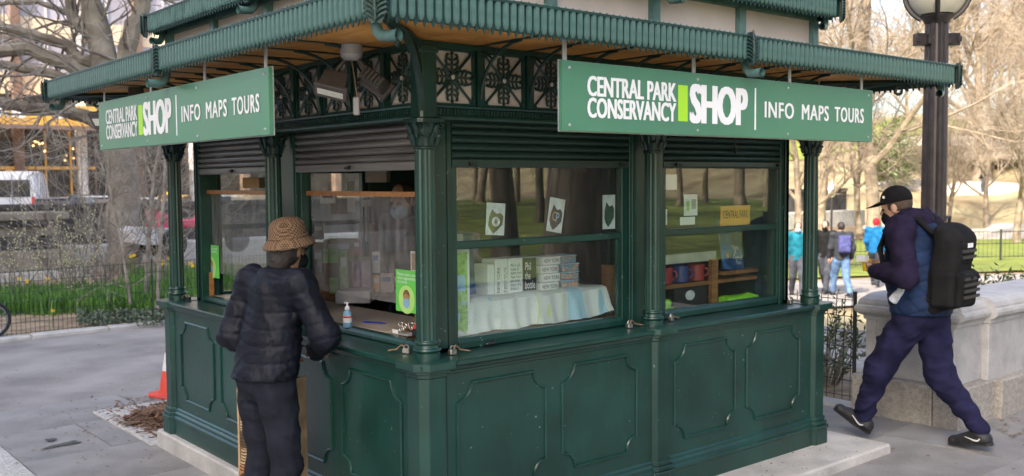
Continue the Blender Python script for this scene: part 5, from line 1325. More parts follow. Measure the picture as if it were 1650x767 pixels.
# patterned tote bag held in front of the legs
def tote_mat():
    m, t_, b = new_mat('tribal_print_canvas'); N = t_.nodes.new; L = t_.links.new
    tc = N('ShaderNodeTexCoord'); sp = N('ShaderNodeSeparateXYZ'); L(tc.outputs['Object'], sp.inputs[0])
    ml = N('ShaderNodeMath'); ml.operation = 'MULTIPLY'; ml.inputs[1].default_value = 11.0; L(sp.outputs['Z'], ml.inputs[0])
    fl_ = N('ShaderNodeMath'); fl_.operation = 'FLOOR'; L(ml.outputs[0], fl_.inputs[0])
    wn = N('ShaderNodeTexWhiteNoise'); wn.noise_dimensions = '1D'; L(fl_.outputs[0], wn.inputs['W'])
    rp = N('ShaderNodeValToRGB'); rp.color_ramp.interpolation = 'CONSTANT'; e = rp.color_ramp.elements; e[0].color = (.42, .30, .16, 1); e[1].position = .3; e[1].color = (.55, .42, .24, 1)
    for pz, c in ((.55, (.40, .17, .05, 1)), (.72, (.48, .38, .24, 1)), (.86, (.10, .06, .035, 1))): q = e.new(pz); q.color = c
    L(wn.outputs['Value'], rp.inputs[0])
    wv = N('ShaderNodeTexWave'); wv.wave_type = 'RINGS'; wv.inputs['Scale'].default_value = 22; wv.inputs['Distortion'].default_value = 6; wv.inputs['Detail'].default_value = 1; L(tc.outputs['Object'], wv.inputs['Vector'])
    r2 = N('ShaderNodeValToRGB'); r2.color_ramp.interpolation = 'CONSTANT'; r2.color_ramp.elements[1].position = .62; L(wv.outputs['Fac'], r2.inputs[0])
    mx = N('ShaderNodeMix'); mx.data_type = 'RGBA'; L(r2.outputs[0], mx.inputs['Factor']); L(rp.outputs[0], mx.inputs['A']); mx.inputs['B'].default_value = (.035, .025, .02, 1)
    L(mx.outputs['Result'], b.inputs['Base Color']); b.inputs['Roughness'].default_value = .9; return m
G['tote'] = tote_mat(); G['totetrim'] = fab('tan_canvas_trim', (.40, .27, .15), 300)
tb = thing('tote_bag', 'tan and black patterned tote bag hanging in front of dark trouser legs', 'bag', (-.268, 1.078, .25), rz=R_(-62)); Mb = wm(tb)
sdf_obj('bag_body', [('b', (0, 0, .29), (.19, .05, .295), .03)], .011, 'tote', tb, Mb, 0, folds(.005, .7, 9))
for sx in (-.193, .193): one('box', sx-.006, sx+.006, -.035, .035, .01, .585).build('side_trim', G['totetrim'], tb, Mx=Mb)
for sy in (-.05, .05): one('tube', [(-.10, sy, .55), (-.09, sy*.8, .66), (-.03, sy*.3, .74), (.03, sy*.3, .74), (.09, sy*.8, .66), (.10, sy, .55)], .010, 6).build('handle', G['totetrim'], tb, Mx=Mb, smooth=True)
# ---- walking man with rucksack
mx_, my_ = 3.80, -.40; gm = plaza(mx_, my_)
J = dict(pelvis=(0, -.02, .93), chest=(0, .05, 1.36), head=(0, .17, 1.615), look=(-.10, 1, -.22), curl=.8,
         shL=(-.215, .05, 1.475), elL=(-.275, -.02, 1.17), wrL=(-.15, .235, 1.185), hdL=(.45, .9, .1), paL=(1, -.2, .3),
         shR=(.215, .05, 1.475), elR=(.275, -.02, 1.17), wrR=(.12, .26, 1.19), hdR=(-.45, .9, .1), paR=(-1, -.2, .3),
         hipL=(-.09, .0, .90), knL=(-.11, .22, .50), anL=(-.10, .345, .125), toeL=(-.12, .545, .16), heelL=(-.10, .315, .03),
         hipR=(.09, -.03, .90), knR=(.10, -.11, .47), anR=(.09, -.385, .115), toeR=(.09, -.19, .01), heelR=(.09, -.445, .045))
t, Mx, j, o, Rm = person('person striding past in a navy vest, purple hoodie and black cap', (mx_, my_, gm), R_(4), J, None)
def knit(P, d): return creases(.010, 1.0, 17, 8)(P, d)+folds(.004, .8, 11)(P, d)+folds(.003, 1.8, 12)(P, d)+.003*np.sin(P[..., 2]*60+P[..., 0]*30)
hood = torso_prims(j, .14, .14, .14, (0, -.01, 1.0), .72, (.084, .074, .052), .082, .076)
hood += [('e', o(0, -.10, -.11), (.15, .115, .085), None, .04), ('c', o(-.10, .02, -.13), o(.10, .02, -.13), .035, .035, None, .04)]
sdf_obj('hoodie', hood, .0095, 'hoodie', t, Mx, .04, knit, cut=lambda P: .93-P[..., 2])
def vq(P, d):
    a = (P[..., 2]+.35*P[..., 1])/.10; b = (P[..., 2]-.9*P[..., 1]+.02)/.13; fa = np.abs(a-np.round(a)); fb = np.abs(b-np.round(b))
    return .008*np.exp(-(fa/.10)**2)+.006*np.exp(-(fb/.09)**2)-.004+folds(.003, 1, 2)(P, d)
vest = [('c', (0, -.01, .95), (0, .02, 1.12), .222, .215, ((0, 1, 0), .88)), ('c', (0, .02, 1.12), j['chest'], .212, .212, ((0, 1, 0), .86)), ('c', j['chest']+V3(0, 0, .07), j['shL']+V3(.05, 0, .01), .10, .085), ('c', j['chest']+V3(0, 0, .07), j['shR']+V3(-.05, 0, .01), .10, .085)]
sdf_obj('vest', vest, .009, 'navy', t, Mx, .05, vq, cut=lambda P: .90-P[..., 2])
def swt(P, d): return folds(.004, .55, 21)(P, d)+creases(.0085, 1.1, 23, 9, (.6, .7, 1.3))(P, d)+.007*np.sin(P[..., 2]*52+P[..., 1]*16+3*np.sin(P[..., 0]*20))*np.exp(-((P[..., 2]-.20)/.13)**2)+.006*np.sin(P[..., 2]*30-P[..., 1]*40)*np.exp(-((P[..., 2]-.80)/.12)**2)
sdf_obj('sweatpants', leg_prims(j, (.112, .088, .056), .185, .03), .0095, 'sweat', t, Mx, .06, swt)
for s in 'LR': shoe(j, s, t, Mx, 'shoe')
G['swoosh'] = MAT('white_tick', (.6, .6, .6), .5, .05, 4)
for s, sg in (('L', -1), ('R', -1)):
    h = j['heel'+s]; to = j['toe'+s]; f = (to-h)/np.linalg.norm(to-h); lat = np.cross(f, (0, 0, 1.)); lat /= np.linalg.norm(lat); up = np.cross(lat, f); q = h+f*.035+up*.045-lat*.0575
    sh_ = [(0, .006), (.018, -.008), (.04, -.006), (.10, .022), (.04, .004), (.022, .002), (.012, .006), (.006, .014)]
    m = MB(); m.add([tuple(q+f*a+up*b-lat*(.002-.0*a)) for a, b in sh_]+[tuple(q+f*a+up*b+lat*.006) for a, b in sh_], [tuple(range(8)), tuple(range(15, 7, -1))]+[(i, (i+1) % 8, 8+(i+1) % 8, 8+i) for i in range(8)]); m.build('shoe_mark', G['swoosh'], t, Mx=Mx)
sdf_obj('hair', [('e', o(0, -.012, .028), (.079, .099, .095), Rm)], .007, 'hair2', t, Mx, .01, cut=lambda P: np.maximum((P-o(0, .04, 0))@Rm[:, 1], -((P-o(0, 0, -.025))@Rm[:, 2])))
sdf_obj('face_mask', [('e', o(0, .052, -.062), (.060, .066, .062), Rm)], .006, 'mask', t, Mx, .01, cut=lambda P: -((P-o(0, .05, 0))@Rm[:, 1])-.02)
sdf_obj('baseball_cap', [('e', o(0, -.008, .058), (.088, .108, .098), Rm), ('c', o(-.03, .10, .052), o(-.028, .165, .036), .05, .042, (Rm[:, 2], .14)), ('c', o(.03, .10, .052), o(.028, .165, .036), .05, .042, (Rm[:, 2], .14))], .006, 'blackfab', t, Mx, .012, cut=lambda P: -((P-o(0, 0, .036))@Rm[:, 2]) if True else None)
m = MB(); m.box(-.007, .007, -.009, .009, 0, .003, T=lambda a, b, c: tuple(o(-.083-c, .045+a, .085+b))); m.build('cap_badge', G['white'], t, Mx=Mx)
# snack cup held in both hands
hx = Mx @ Vector((-.03, .37, 1.215)); cup = thing('snack_cup', 'yellow paper snack packet held in both hands', 'packet', hx)
one('lathe', [(.022, -.05), (.035, .03), (.033, .035), (.03, .02), (.0, .015)], 16, tuple(hx)).build('packet', G['yellow'], cup, smooth=True); one('box', hx.x-.05, hx.x+.0, hx.y-.02, hx.y+.05, hx.z+.02, hx.z+.06).build('napkin', G['white'], cup)
bt = thing('water_bottle', 'clear crumpled plastic bottle tucked in the vest pocket', 'bottle', Mx @ Vector((-.205, .02, 1.05)))
G['clear'] = MAT('clear_plastic', (.5, .55, .6), .1, .2, 40, coat=.5, bump=.3)
one('lathe', [(.01, -.10), (.032, -.10), (.034, -.06), (.030, -.02), (.034, .0), (.026, .04), (.012, .055), (.012, .075)], 16).build('bottle', G['clear'], bt, smooth=True, Mx=Mx @ Matrix.Translation((-.205, .03, 1.07)) @ Matrix.Rotation(.7, 4, 'X'))
# backpack
bp = thing('backpack', 'large black tactical backpack with webbing worn over a navy vest', 'backpack', Mx @ Vector((0, -.24, .98))); 
tl = np.array(Matrix.Rotation(R_(8), 3, 'X')).tolist()
def ruck(P, d): return folds(.006, .7, 31)(P, d)
sdf_obj('main_compartment', [('b', (0, -.215, 1.21), (.165, .080, .27), .075, tl), ('b', (0, -.17, 1.20), (.17, .045, .29), .04, tl), ('e', (0, -.20, 1.455), (.145, .085, .07), None, .05)], .0095, 'blackfab', bp, Mx, .03, ruck)
sdf_obj('front_pocket', [('b', (0, -.295, 1.085), (.135, .045, .125), .042, tl)], .009, 'blackfab', bp, Mx, .02, folds(.004, 1, 33))
sdf_obj('upper_pocket', [('b', (0, -.285, 1.33), (.125, .035, .085), .034, tl)], .009, 'blackfab', bp, Mx, .02, folds(.004, 1, 34))
for sx in (-1, 1): sdf_obj('side_pouch', [('b', (sx*.175, -.225, 1.09), (.035, .075, .12), .03)], .009, 'blackfab', bp, Mx, .02, folds(.004, 1, 35))
for z in (1.03, 1.07, 1.11, 1.15): one('box', -.125, .125, -.348, -.338, z, z+.02).build('webbing', G['shoe'], bp, Mx=Mx @ Matrix.Translation((0, .0, 0)))
for z in (1.29, 1.33): one('box', -.11, .11, -.328, -.319, z, z+.02).build('webbing', G['shoe'], bp, Mx=Mx)
one('box', -.035, .045, -.329, -.320, 1.362, 1.391).build('name_patch', G['white'], bp, Mx=Mx)
for sx in (-1, 1):
    pts = [(sx*.09, -.15, 1.43), (sx*.115, -.02, 1.545), (sx*.135, .08, 1.555), (sx*.15, .17, 1.47), (sx*.17, .205, 1.34), (sx*.19, .16, 1.18), (sx*.19, .02, 1.06), (sx*.165, -.16, 1.0)]
    sdf_obj('shoulder_strap', [('c', a, b, .032, .032, ((0, .35, 1) if i < 3 else (0, 1, .1), .38)) for i, (a, b) in enumerate(zip(pts[:5], pts[1:6]))]+[('c', a, b, .014, .014) for a, b in zip(pts[5:], pts[6:])], .009, 'blackfab', bp, Mx, .01)
one('tube', [(-.04, -.17, 1.51), (-.03, -.18, 1.56), (.03, -.18, 1.56), (.04, -.17, 1.51)], .010, 6).build('grab_handle', G['shoe'], bp, Mx=Mx, smooth=True)
# ---- path walkers far behind
def walker(label, u, dep, rz, top, bot, hairmat='hair', stride=.28, mask=None, extra=None, hatcol=None, h=1.0, arms=.1, z=None, group=None):
    p = at_depth(u, 400, dep); zz = gz(p.x, p.y)+.03 if z is None else z
    J = dict(pelvis=(0, 0, .92), chest=(0, .02, 1.30), head=(0, .06, 1.60), look=(0, 1, -.05), curl=.5,
             shL=(-.19, .02, 1.42), elL=(-.23, -.04+arms, 1.13), wrL=(-.22, .06+arms*1.5, .90), hdL=(0, .3, -1), paL=(1, 0, 0), shR=(.19, .02, 1.42), elR=(.23, -.04-arms*.5, 1.13), wrR=(.22, .06-arms, .89), hdR=(0, .3, -1), paR=(-1, 0, 0),
             hipL=(-.09, 0, .88), knL=(-.09, stride*.5+.06, .48), anL=(-.09, stride, .09), toeL=(-.10, stride+.18, .03), heelL=(-.09, stride-.05, .01), hipR=(.09, 0, .88), knR=(.09, -stride*.25, .47), anR=(.09, -stride*1.1, .12), toeR=(.10, -stride*1.1+.16, .02), heelR=(.09, -stride*1.1-.06, .06))
    t, Mx, j, o, Rm = person(label, (p.x, p.y, zz), rz, J, None, vox=.018, fine=False, group=group)
    t.scale = (1, 1, 1)
    sdf_obj('jacket', torso_prims(j, .175, .165, .175, (0, 0, .90), .72, (.08, .07, .05), .08, .07), .016, top, t, Mx, .04, folds(.006, .8, 3), cut=lambda P: .84-P[..., 2])
    sdf_obj('trousers', leg_prims(j, (.11, .085, .065), .155), .016, bot, t, Mx, .04, folds(.006, .8, 4))
    sdf_obj('hair', [('e', o(0, -.02, .025), (.086, .10, .105), Rm)], .012, hairmat if not hatcol else hatcol, t, Mx, .01, cut=lambda P: np.maximum((P-o(0, .05, 0))@Rm[:, 1], -((P-o(0, 0, -.05))@Rm[:, 2])))
    if mask: sdf_obj('face_mask', [('e', o(0, .05, -.055), (.068, .07, .06), Rm)], .012, mask, t, Mx, .01, cut=lambda P: -((P-o(0, .05, 0))@Rm[:, 1])-.02)
    for s in 'LR': shoe(j, s, t, Mx)
    return t, Mx, j
G['turq'] = fab('turquoise_jacket', (.012, .13, .18), 200); G['bluejk'] = fab('bright_blue_jacket', (.01, .11, .27), 200); G['bluejeans'] = fab('blue_jeans', (.10, .17, .30), 300); G['greyjeans'] = fab('dark_grey_trousers', (.06, .065, .08), 300); G['charcoal'] = fab('charcoal_jacket', (.035, .038, .045), 300); G['redhat'] = fab('red_knit', (.62, .02, .03), 200); G['slateblue'] = fab('slate_blue_pack', (.07, .075, .20), 200); G['greytop'] = fab('grey_shirt', (.35, .36, .38), 200)
away = R_(-38)          # facing away from the viewer
walker('person in a turquoise open jacket and blue face mask walking on the park path', 1285, 22.6, R_(130), 'turq', 'greyjeans', mask='bluemask')
walker('person in a black zipped top and black face mask on the park path', 1331, 23.2, R_(105), 'blackfab', 'greyjeans', mask='mask')
t_, M_, j_ = walker('person in a charcoal jacket and blue jeans wearing a slate blue rucksack', 1356, 22.4, away, 'charcoal', 'bluejeans')
k_ = thing('backpack', 'small slate blue rucksack on the charcoal jacket of a path walker', 'backpack', M_ @ Vector((0, -.2, 1.05))); sdf_obj('pack_body', [('b', (0, -.20, 1.22), (.14, .075, .20), .05)], .014, 'slateblue', k_, M_, .02, folds(.005, .8, 2)); sdf_obj('pack_pocket', [('b', (0, -.285, 1.14), (.10, .03, .09), .025)], .012, 'slateblue', k_, M_, .02)
walker('person in a bright blue coat and red knitted hat near the lawn fence', 1411, 24.5, R_(-70), 'bluejk', 'charcoal', hatcol='redhat')
walker('tiny distant person in dark clothes standing before the pale rock', 1583, 58, R_(20), 'blackfab', 'greyjeans', stride=.05)
# ---- clerk inside
cx0, cy0 = 1.22, 1.95
J = dict(pelvis=(0, 0, .98), chest=(0, .03, 1.36), head=(0, .07, 1.66), look=(-.35, 1, -.22), curl=.6,
         shL=(-.20, .02, 1.49), elL=(-.27, .02, 1.22), wrL=(-.18, .22, 1.14), hdL=(.3, 1, -.2), paL=(.5, 0, -1), shR=(.20, .02, 1.49), elR=(.26, .0, 1.2), wrR=(.22, .2, 1.10), hdR=(-.2, 1, -.3), paR=(-.5, 0, -1),
         hipL=(-.09, 0, .92), knL=(-.09, .02, .48), anL=(-.09, 0, .09), toeL=(-.1, .2, .02), heelL=(-.09, -.06, 0), hipR=(.09, 0, .92), knR=(.09, .02, .48), anR=(.09, 0, .09), toeR=(.1, .2, .02), heelR=(.09, -.06, 0))
t, Mx, j, o, Rm = person('person in a dark shirt and blue face mask standing inside the kiosk', (cx0, cy0, ZB+.031-.06), R_(95), J, None)
sdf_obj('shirt', torso_prims(j, .18, .17, .18, (0, 0, .92), .72, (.08, .07, .05), .08, .065), .012, 'charcoal', t, Mx, .04, folds(.005, .8, 3), cut=lambda P: .86-P[..., 2]); sdf_obj('trousers', leg_prims(j), .014, 'greyjeans', t, Mx, .04, folds(.005, .8, 4))
sdf_obj('hair', [('e', o(0, -.02, .03), (.083, .10, .10), Rm)], .008, 'hair2', t, Mx, .01, cut=lambda P: np.maximum((P-o(0, .055, 0))@Rm[:, 1], -((P-o(0, 0, -.03))@Rm[:, 2])))
sdf_obj('face_mask', [('e', o(0, .05, -.055), (.066, .07, .06), Rm)], .008, 'bluemask', t, Mx, .01, cut=lambda P: -((P-o(0, .05, 0))@Rm[:, 1])-.02)
for s in 'LR': shoe(j, s, t, Mx)
# ================================================================ SHOP INTERIOR AND SMALL THINGS
G['paper'] = MAT('white_paper', (.75, .75, .74), .7, .04, 5); G['map_green'] = MAT('park_map_green', (.28, .55, .12), .6, .3, 40, col2=(.42, .68, .22)); G['water'] = MAT('map_water', (.35, .58, .78), .6, .05, 10)
G['ink'] = MAT('black_print', (.02, .02, .022), .6, .1, 10); G['card'] = MAT('cardboard', (.38, .24, .12), .8, .15, 12); G['mugblue'] = MAT('blue_mug', (.035, .06, .22), .35, .15, 12, coat=.3); G['mugred'] = MAT('red_mug', (.32, .028, .03), .35, .15, 12, coat=.3)
G['orange'] = MAT('orange_card', (.72, .33, .04), .6, .05, 10); G['bookblue'] = MAT('night_blue_cover', (.02, .07, .24), .4, .5, 9, col2=(.05, .17, .42)); G['neon'] = MAT('neon_green', (.28, .72, .03), .5, .1, 10); G['signlime'] = MAT('notice_green', (.13, .55, .09), .5, .04, 5); G['palelime'] = MAT('pale_lime', (.42, .70, .20), .5, .05, 5)
G['tin'] = MAT('flowered_tin', (.30, .55, .65), .4, .5, 60, col2=(.65, .30, .18), detail=1, ramp=(.5, .56)); G['purple'] = MAT('purple_souvenir', (.10, .05, .16), .4, .4, 30, col2=(.22, .12, .24)); G['olive'] = MAT('olive_mask', (.16, .16, .06), .9, .2, 20); G['dkgrey'] = MAT('dark_grey_mask', (.06, .055, .05), .9, .2, 30); G['dgreen'] = MAT('dark_green_mask', (.02, .075, .045), .9, .15, 20); G['gel'] = MAT('blue_gel', (.22, .42, .58), .15, .1, 6, coat=.5); G['penblue'] = MAT('blue_pen', (.02, .04, .32), .3, .1, 5); G['bag'] = MAT('clear_bag', (.66, .68, .68), .3, .1, 30, coat=.3); G['counter'] = MAT('beige_counter', (.42, .36, .30), .5, .1, 3)
NX, NY = Vector((1, 0, 0)), Vector((0, 1, 0)); UPZ = Vector((0, 0, 1)); LU = Vector((0, -1, 0))   # U axis for the grey-shutter side seen from outside
def bx(name, mat, parent, x0, x1, y0, y1, z0, z1, bev=0): return one('box', x0, x1, y0, y1, z0, z1).build(name, G[mat], parent, bevel=bev)
# counters / shelves (fixed inside the kiosk)
sh = thing('display_table', 'low display table draped with a street map behind the big pane', 'table', (.8, .45, ZB+.03))
bx('table_top', 'dark_wood', sh, .25, 1.55, .22, .62, ZL-.02, ZL+.045)
for (x, y) in ((.28, .25), (1.5, .25), (.28, .58), (1.5, .58)): bx('leg', 'dark_wood', sh, x, x+.03, y, y+.03, ZB+.03, ZL-.021)
ct = thing('service_counter', 'beige service counter inside the window above the hand gel', 'counter', (.42, 1.0, ZB+.03))
bx('counter_top', 'counter', ct, .19, .62, .66, 2.9, ZL-.03, ZL+.035); bx('counter_front', 'dark_wood', ct, .58, .61, .68, 2.88, ZB+.031, ZL-.031)
# map cloth
def map_mat():
    m, t, b = new_mat('street_map_print'); N = t.nodes.new; L = t.links.new
    tc = N('ShaderNodeTexCoord'); nz = N('ShaderNodeTexNoise'); nz.inputs['Scale'].default_value = 3.2; nz.inputs['Detail'].default_value = 1.5; mp = N('ShaderNodeMapping'); mp.inputs['Scale'].default_value = (1.6, 1, .35); L(tc.outputs['Object'], mp.inputs[0]); L(mp.outputs[0], nz.inputs[0])
    rp = N('ShaderNodeValToRGB'); rp.color_ramp.interpolation = 'CONSTANT'; e = rp.color_ramp.elements; e[0].color = (.42, .62, .74, 1); e[1].position = .41; e[1].color = (.72, .72, .70, 1); q = e.new(.615); q.color = (.62, .70, .30, 1); q = e.new(.63); q.color = (.70, .71, .70, 1); L(nz.outputs[0], rp.inputs[0])
    br = N('ShaderNodeTexBrick'); br.inputs['Scale'].default_value = 26; br.inputs['Color1'].default_value = (1, 1, 1, 1); br.inputs['Color2'].default_value = (.93, .93, .93, 1); br.inputs['Mortar'].default_value = (.62, .62, .65, 1); br.inputs['Mortar Size'].default_value = .05; mp2 = N('ShaderNodeMapping'); mp2.inputs['Rotation'].default_value = (R_(90), 0, 0); L(tc.outputs['Object'], mp2.inputs[0]); L(mp2.outputs[0], br.inputs[0])
    mx = N('ShaderNodeMix'); mx.data_type = 'RGBA'; mx.blend_type = 'MULTIPLY'; mx.inputs['Factor'].default_value = .35; L(rp.outputs[0], mx.inputs['A']); L(br.outputs[0], mx.inputs['B']); L(mx.outputs['Result'], b.inputs['Base Color']); b.inputs['Roughness'].default_value = .55; return m
G['mapcloth'] = map_mat()
m = MB(); nx = 60; prof = [(.55, .22), (.40, .222), (.30, .225), (.262, .222), (.235, .205), (.225, .16), (.215, .10), (.20, .055)]
for i in range(nx+1):
    x = .29+1.12*i/nx; wob = .010*math.sin(i*.5)+.007*math.sin(i*1.3+1)
    for jx, (yy, zz) in enumerate(prof):
        k = max(0, jx-3)/4; m.v.append((x+(.02*k if i == nx else 0), yy+wob*k+.004*math.sin(i*.9+jx), ZL+zz+.004*math.sin(i*.37+jx*1.3)+(.03*k*max(0, (i-52)/8) if i > 52 else 0)))
for i in range(nx):
    for jx in range(len(prof)-1): m.f.append((i*8+jx, (i+1)*8+jx, (i+1)*8+jx+1, i*8+jx+1))
tag(m.build('map_cloth', G['mapcloth'], smooth=True, fix=False), 'white and blue street map cloth draped over stacked goods in the big window', 'map')
bs = thing('display_box', 'dark box step carrying white books under the map cloth', 'box', (.85, .4, ZL+.045)); bx('box_body', 'card', bs, .31, 1.38, .27, .56, ZL+.046, ZL+.212); bx('box_lid', 'card', bs, .305, 1.385, .265, .565, ZL+.2125, ZL+.216)
# tall map panel
t = thing('park_map', 'tall narrow green park map standing at the window edge', 'map', (.33, .23, ZL+.05)); O = Vector((.288, .215, ZL+.046)); rect_on('map_sheet', G['paper'], t, O, NX, UPZ, 0, .125, 0, .44, .003); rect_on('map_print', G['map_green'], t, O, NX, UPZ, .014, .111, .012, .425, .001, .0032)
for (a, b, c, d) in ((.03, .095, .23, .31), (.03, .06, .08, .12), (.07, .10, .16, .175)): rect_on('map_lake', G['water'], t, O, NX, UPZ, a, b, c, d, .001, .0043)
rect_on('map_sheet_behind', G['paper'], t, O+Vector((-.012, .01, 0)), NX, UPZ, 0, .10, 0, .43, .002)
# books / boxes
zb = ZL+.218
def book(name, label, x, w_, h, d, mat, txt=None, rot=True, group=None, y=.33, cap=None):
    t = thing(name, label, 'book', (x+w_/2, y+d/2, zb), group); bx('cover', mat, t, x, x+w_, y, y+d, zb, zb+h, .003)
    bx('page_block', 'paper', t, x+.003, x+w_-.003, y+.002, y+d-.003, zb+h-.001, zb+h+.002)
    if txt:
        tm = G['ink'] if mat != 'ink' else G['white']
        if rot: text_on('spine_lettering', txt, tm, t, Vector((x+w_*.5, y, zb)), UPZ, -NX, .012, h*.8, -w_*.22, w_*.22)
        else: text_on('cover_lettering', txt, tm, t, Vector((x, y, zb)), NX, UPZ, w_*.12, w_*.88, h*.1, h*.86)
    return t
book('book', 'thin white book at the end of the white book row', .625, .045, .165, .12, 'paper'); book('book', 'white paperback with a black spine title beside the thin book', .675, .042, .19, .12, 'paper', 'NEW YORK'); book('book', 'white paperback with two lines of spine title', .720, .042, .19, .12, 'paper', 'Pigeons of\nNew York')
book('book', 'white book facing out with a column of black text', .768, .10, .19, .12, 'paper', 'Phil is a lil\nbottle of\nwater from\nNew York\nand other\nplaces who\ndrinks it', rot=False); book('book', 'black book with grey title beside the white column of text', .871, .095, .19, .12, 'ink', 'Phil\nthe\nbottle', rot=False)
for i in range(4): 
    x = .985+(.012 if i % 2 else 0); z = zb+.0475*i; t = thing('city_box', ('lowest', 'second', 'third', 'topmost')[i]+' small white box printed with a city name in its stack', 'box', (x+.06, .36, z)); bx('box_body', 'paper', t, x, x+.13, .31, .43, z, z+.045, .003); text_on('lettering', 'NEW YORK', G['ink'], t, Vector((x, .31, z)), NX, UPZ, .006, .124, .012, .034)
for i in range(4):
    x = 1.135+(.008 if i < 3 else -.012); z = zb+.0475*i; t = thing('tin', ('lowest', 'second', 'third', 'topmost')[i]+' colourful flowered tin in the stack beside the city boxes', 'tin', (x+.06, .36, z)); bx('tin_body', 'tin', t, x, x+.13, .31, .43, z, z+.040, .006); bx('tin_lid', 'water', t, x-.002, x+.132, .308, .432, z+.0405, z+.046, .002)
# framed prints leaning behind
t = thing('print_rack', 'leaning plastic-sleeved prints behind the white books', 'print', (.55, .5, zb))
for i, (x, mt) in enumerate(((.43, 'greyplastic'), (.50, 'bookblue'), (.56, 'purple'))): 
    mm = MB(); mm.obox((x+.06, .46+.01*i, zb+.17), (.15, .008, .34), Matrix.Rotation(R_(-14), 3, 'X') @ Matrix.Rotation(R_(7), 3, 'Y')); mm.build('sleeve', G[mt], t)
# face-covering packets on the upper pane
def packet(u, v0, v1, wpx, mat, label, tilt_, em):
    a = on_y(u, v1, .146); b = on_y(u, v0, .146); h = b.z-a.z; w_ = wpx*h/(v1-v0); t = thing('mask_packet', label, 'packet', a); U = Vector((math.cos(tilt_), 0, math.sin(tilt_))); V = Vector((-math.sin(tilt_), 0, math.cos(tilt_))); O = a+Vector((0, .006, 0))
    rect_on('bag', G['bag'], t, O, U, V, -w_/2, w_/2, 0, h, .003)
    N_ = U.cross(V); m = MB(); sh_ = [(-.40, .32), (-.36, .55), (-.22, .80), (.02, .66), (.25, .70), (.40, .60), (.38, .34), (.12, .16), (-.10, .05), (-.30, .18)]
    m.add([O+U*(x*w_)+V*(y*h)+N_*.0045 for x, y in sh_], [tuple(range(10))]); m.build('fabric', G[mat], t, fix=False); em(t, O, U, V, w_, h)
def ring(t, O, U, V, cx, cz, r, mat, lift):
    N_ = U.cross(V); m = MB(); m.tube([O+U*(cx+r*math.cos(i*.524))+V*(cz+r*math.sin(i*.524))+N_*lift for i in range(12)], r*.13, 4, closed=True); m.build('print_ring', G[mat], t)
def em1(t, O, U, V, w_, h):
    for r in (.09, .14, .19): ring(t, O, U, V, 0, h*.42, r*w_, 'bag', .006)
def em2(t, O, U, V, w_, h): text_on('print_letter', 'C', G['orange'], t, O, U, V, -w_*.24, -w_*.02, h*.33, h*.60, lift=.006); text_on('print_letter', 'P', G['water'], t, O, U, V, w_*.0, w_*.2, h*.3, h*.58, lift=.006)
def em3(t, O, U, V, w_, h): pass
packet(798, 327, 379, 38, 'olive', 'olive face covering in a clear packet on the upper pane', R_(-4), em1); packet(893, 319, 374, 33, 'dkgrey', 'dark face covering with orange and blue letters in a packet', R_(-10), em2); packet(982, 314, 369, 28, 'dgreen', 'plain dark green face covering in a clear packet', R_(0), em3)
# second window: shelf, mugs, book, notices
t = thing('souvenir_shelf', 'pine shelf carrying blue and red mugs in the smaller window', 'shelf', (2.3, .4, ZB+.03))
bx('shelf_board', 'bar_wood', t, 1.70, 2.98, .30, .52, ZL+.150, ZL+.172); bx('shelf_board', 'bar_wood', t, 1.70, 2.98, .30, .52, ZL-.06, ZL-.04); bx('upright', 'bar_wood', t, 2.44, 2.50, .29, .32, ZB+.03, ZL+.31); bx('upright', 'bar_wood', t, 1.66, 1.70, .30, .52, ZB+.03, ZL+.31); bx('cross_rail', 'greyplastic', t, 1.66, 2.52, .322, .335, ZL+.30, ZL+.36)
for i, mt in enumerate(('mugblue', 'mugred', 'mugblue', 'mugred')):
    x = 1.92+.155*i; t = thing('mug', ('blue mug at the shelf end', 'red mug between the two blue mugs', 'blue mug between the two red mugs', 'red mug beside the shelf upright')[i], 'mug', (x, .38, ZL+.172))
    one('lathe', [(.045, 0), (.054, .006), (.055, .105), (.051, .108), (.048, .10), (.046, .015), (.0, .012)], 24, (x, .38, ZL+.1722)).build('cup', G[mt], t, smooth=True); one('tube', [(x+.05*math.cos(-.9), .38-.05*math.sin(.9), ZL+.255), (x+.075*math.cos(-.9), .38-.075*math.sin(.9), ZL+.25), (x+.08*math.cos(-.9), .38-.08*math.sin(.9), ZL+.22), (x+.05*math.cos(-.9), .38-.05*math.sin(.9), ZL+.20)], .006, 6).build('handle', G[mt], t, smooth=True)
t = thing('picture_book', 'night-blue picture book leaning in the smaller window', 'book', (2.75, .36, ZL+.17)); O = Vector((2.60, .33, ZL+.235)); U = Vector((1, .12, -.12)).normalized(); V = Vector((-.10, .22, 1)); V = (V-U*V.dot(U)).normalized()
rect_on('cover', G['bookblue'], t, O, U, V, 0, .26, 0, .33, .012); text_on('cover_lettering', 'Night\n  in\nCentral\n   Park', G['white'], t, O, U, V, .13, .245, .04, .17, lift=.0135)
rect_on('moon', G['orange'], t, O, U, V, .05, .075, .08, .11, .001, .0122)
bx('book_ledge', 'bar_wood', t, 2.56, 2.96, .29, .36, ZL+.20, ZL+.222)
a = on_y(1185, 361, .15); t = thing('park_pennant', 'orange card lettered in black resting on the sash rail', 'sign', a); O = Vector((a.x, .152, ZL+.535)); rect_on('card', G['orange'], t, O, NX, UPZ, -.15, .15, 0, .125, .003); text_on('lettering', 'CENTRAL PARK', G['ink'], t, O, NX, UPZ, -.125, .125, .045, .095, lift=.004)
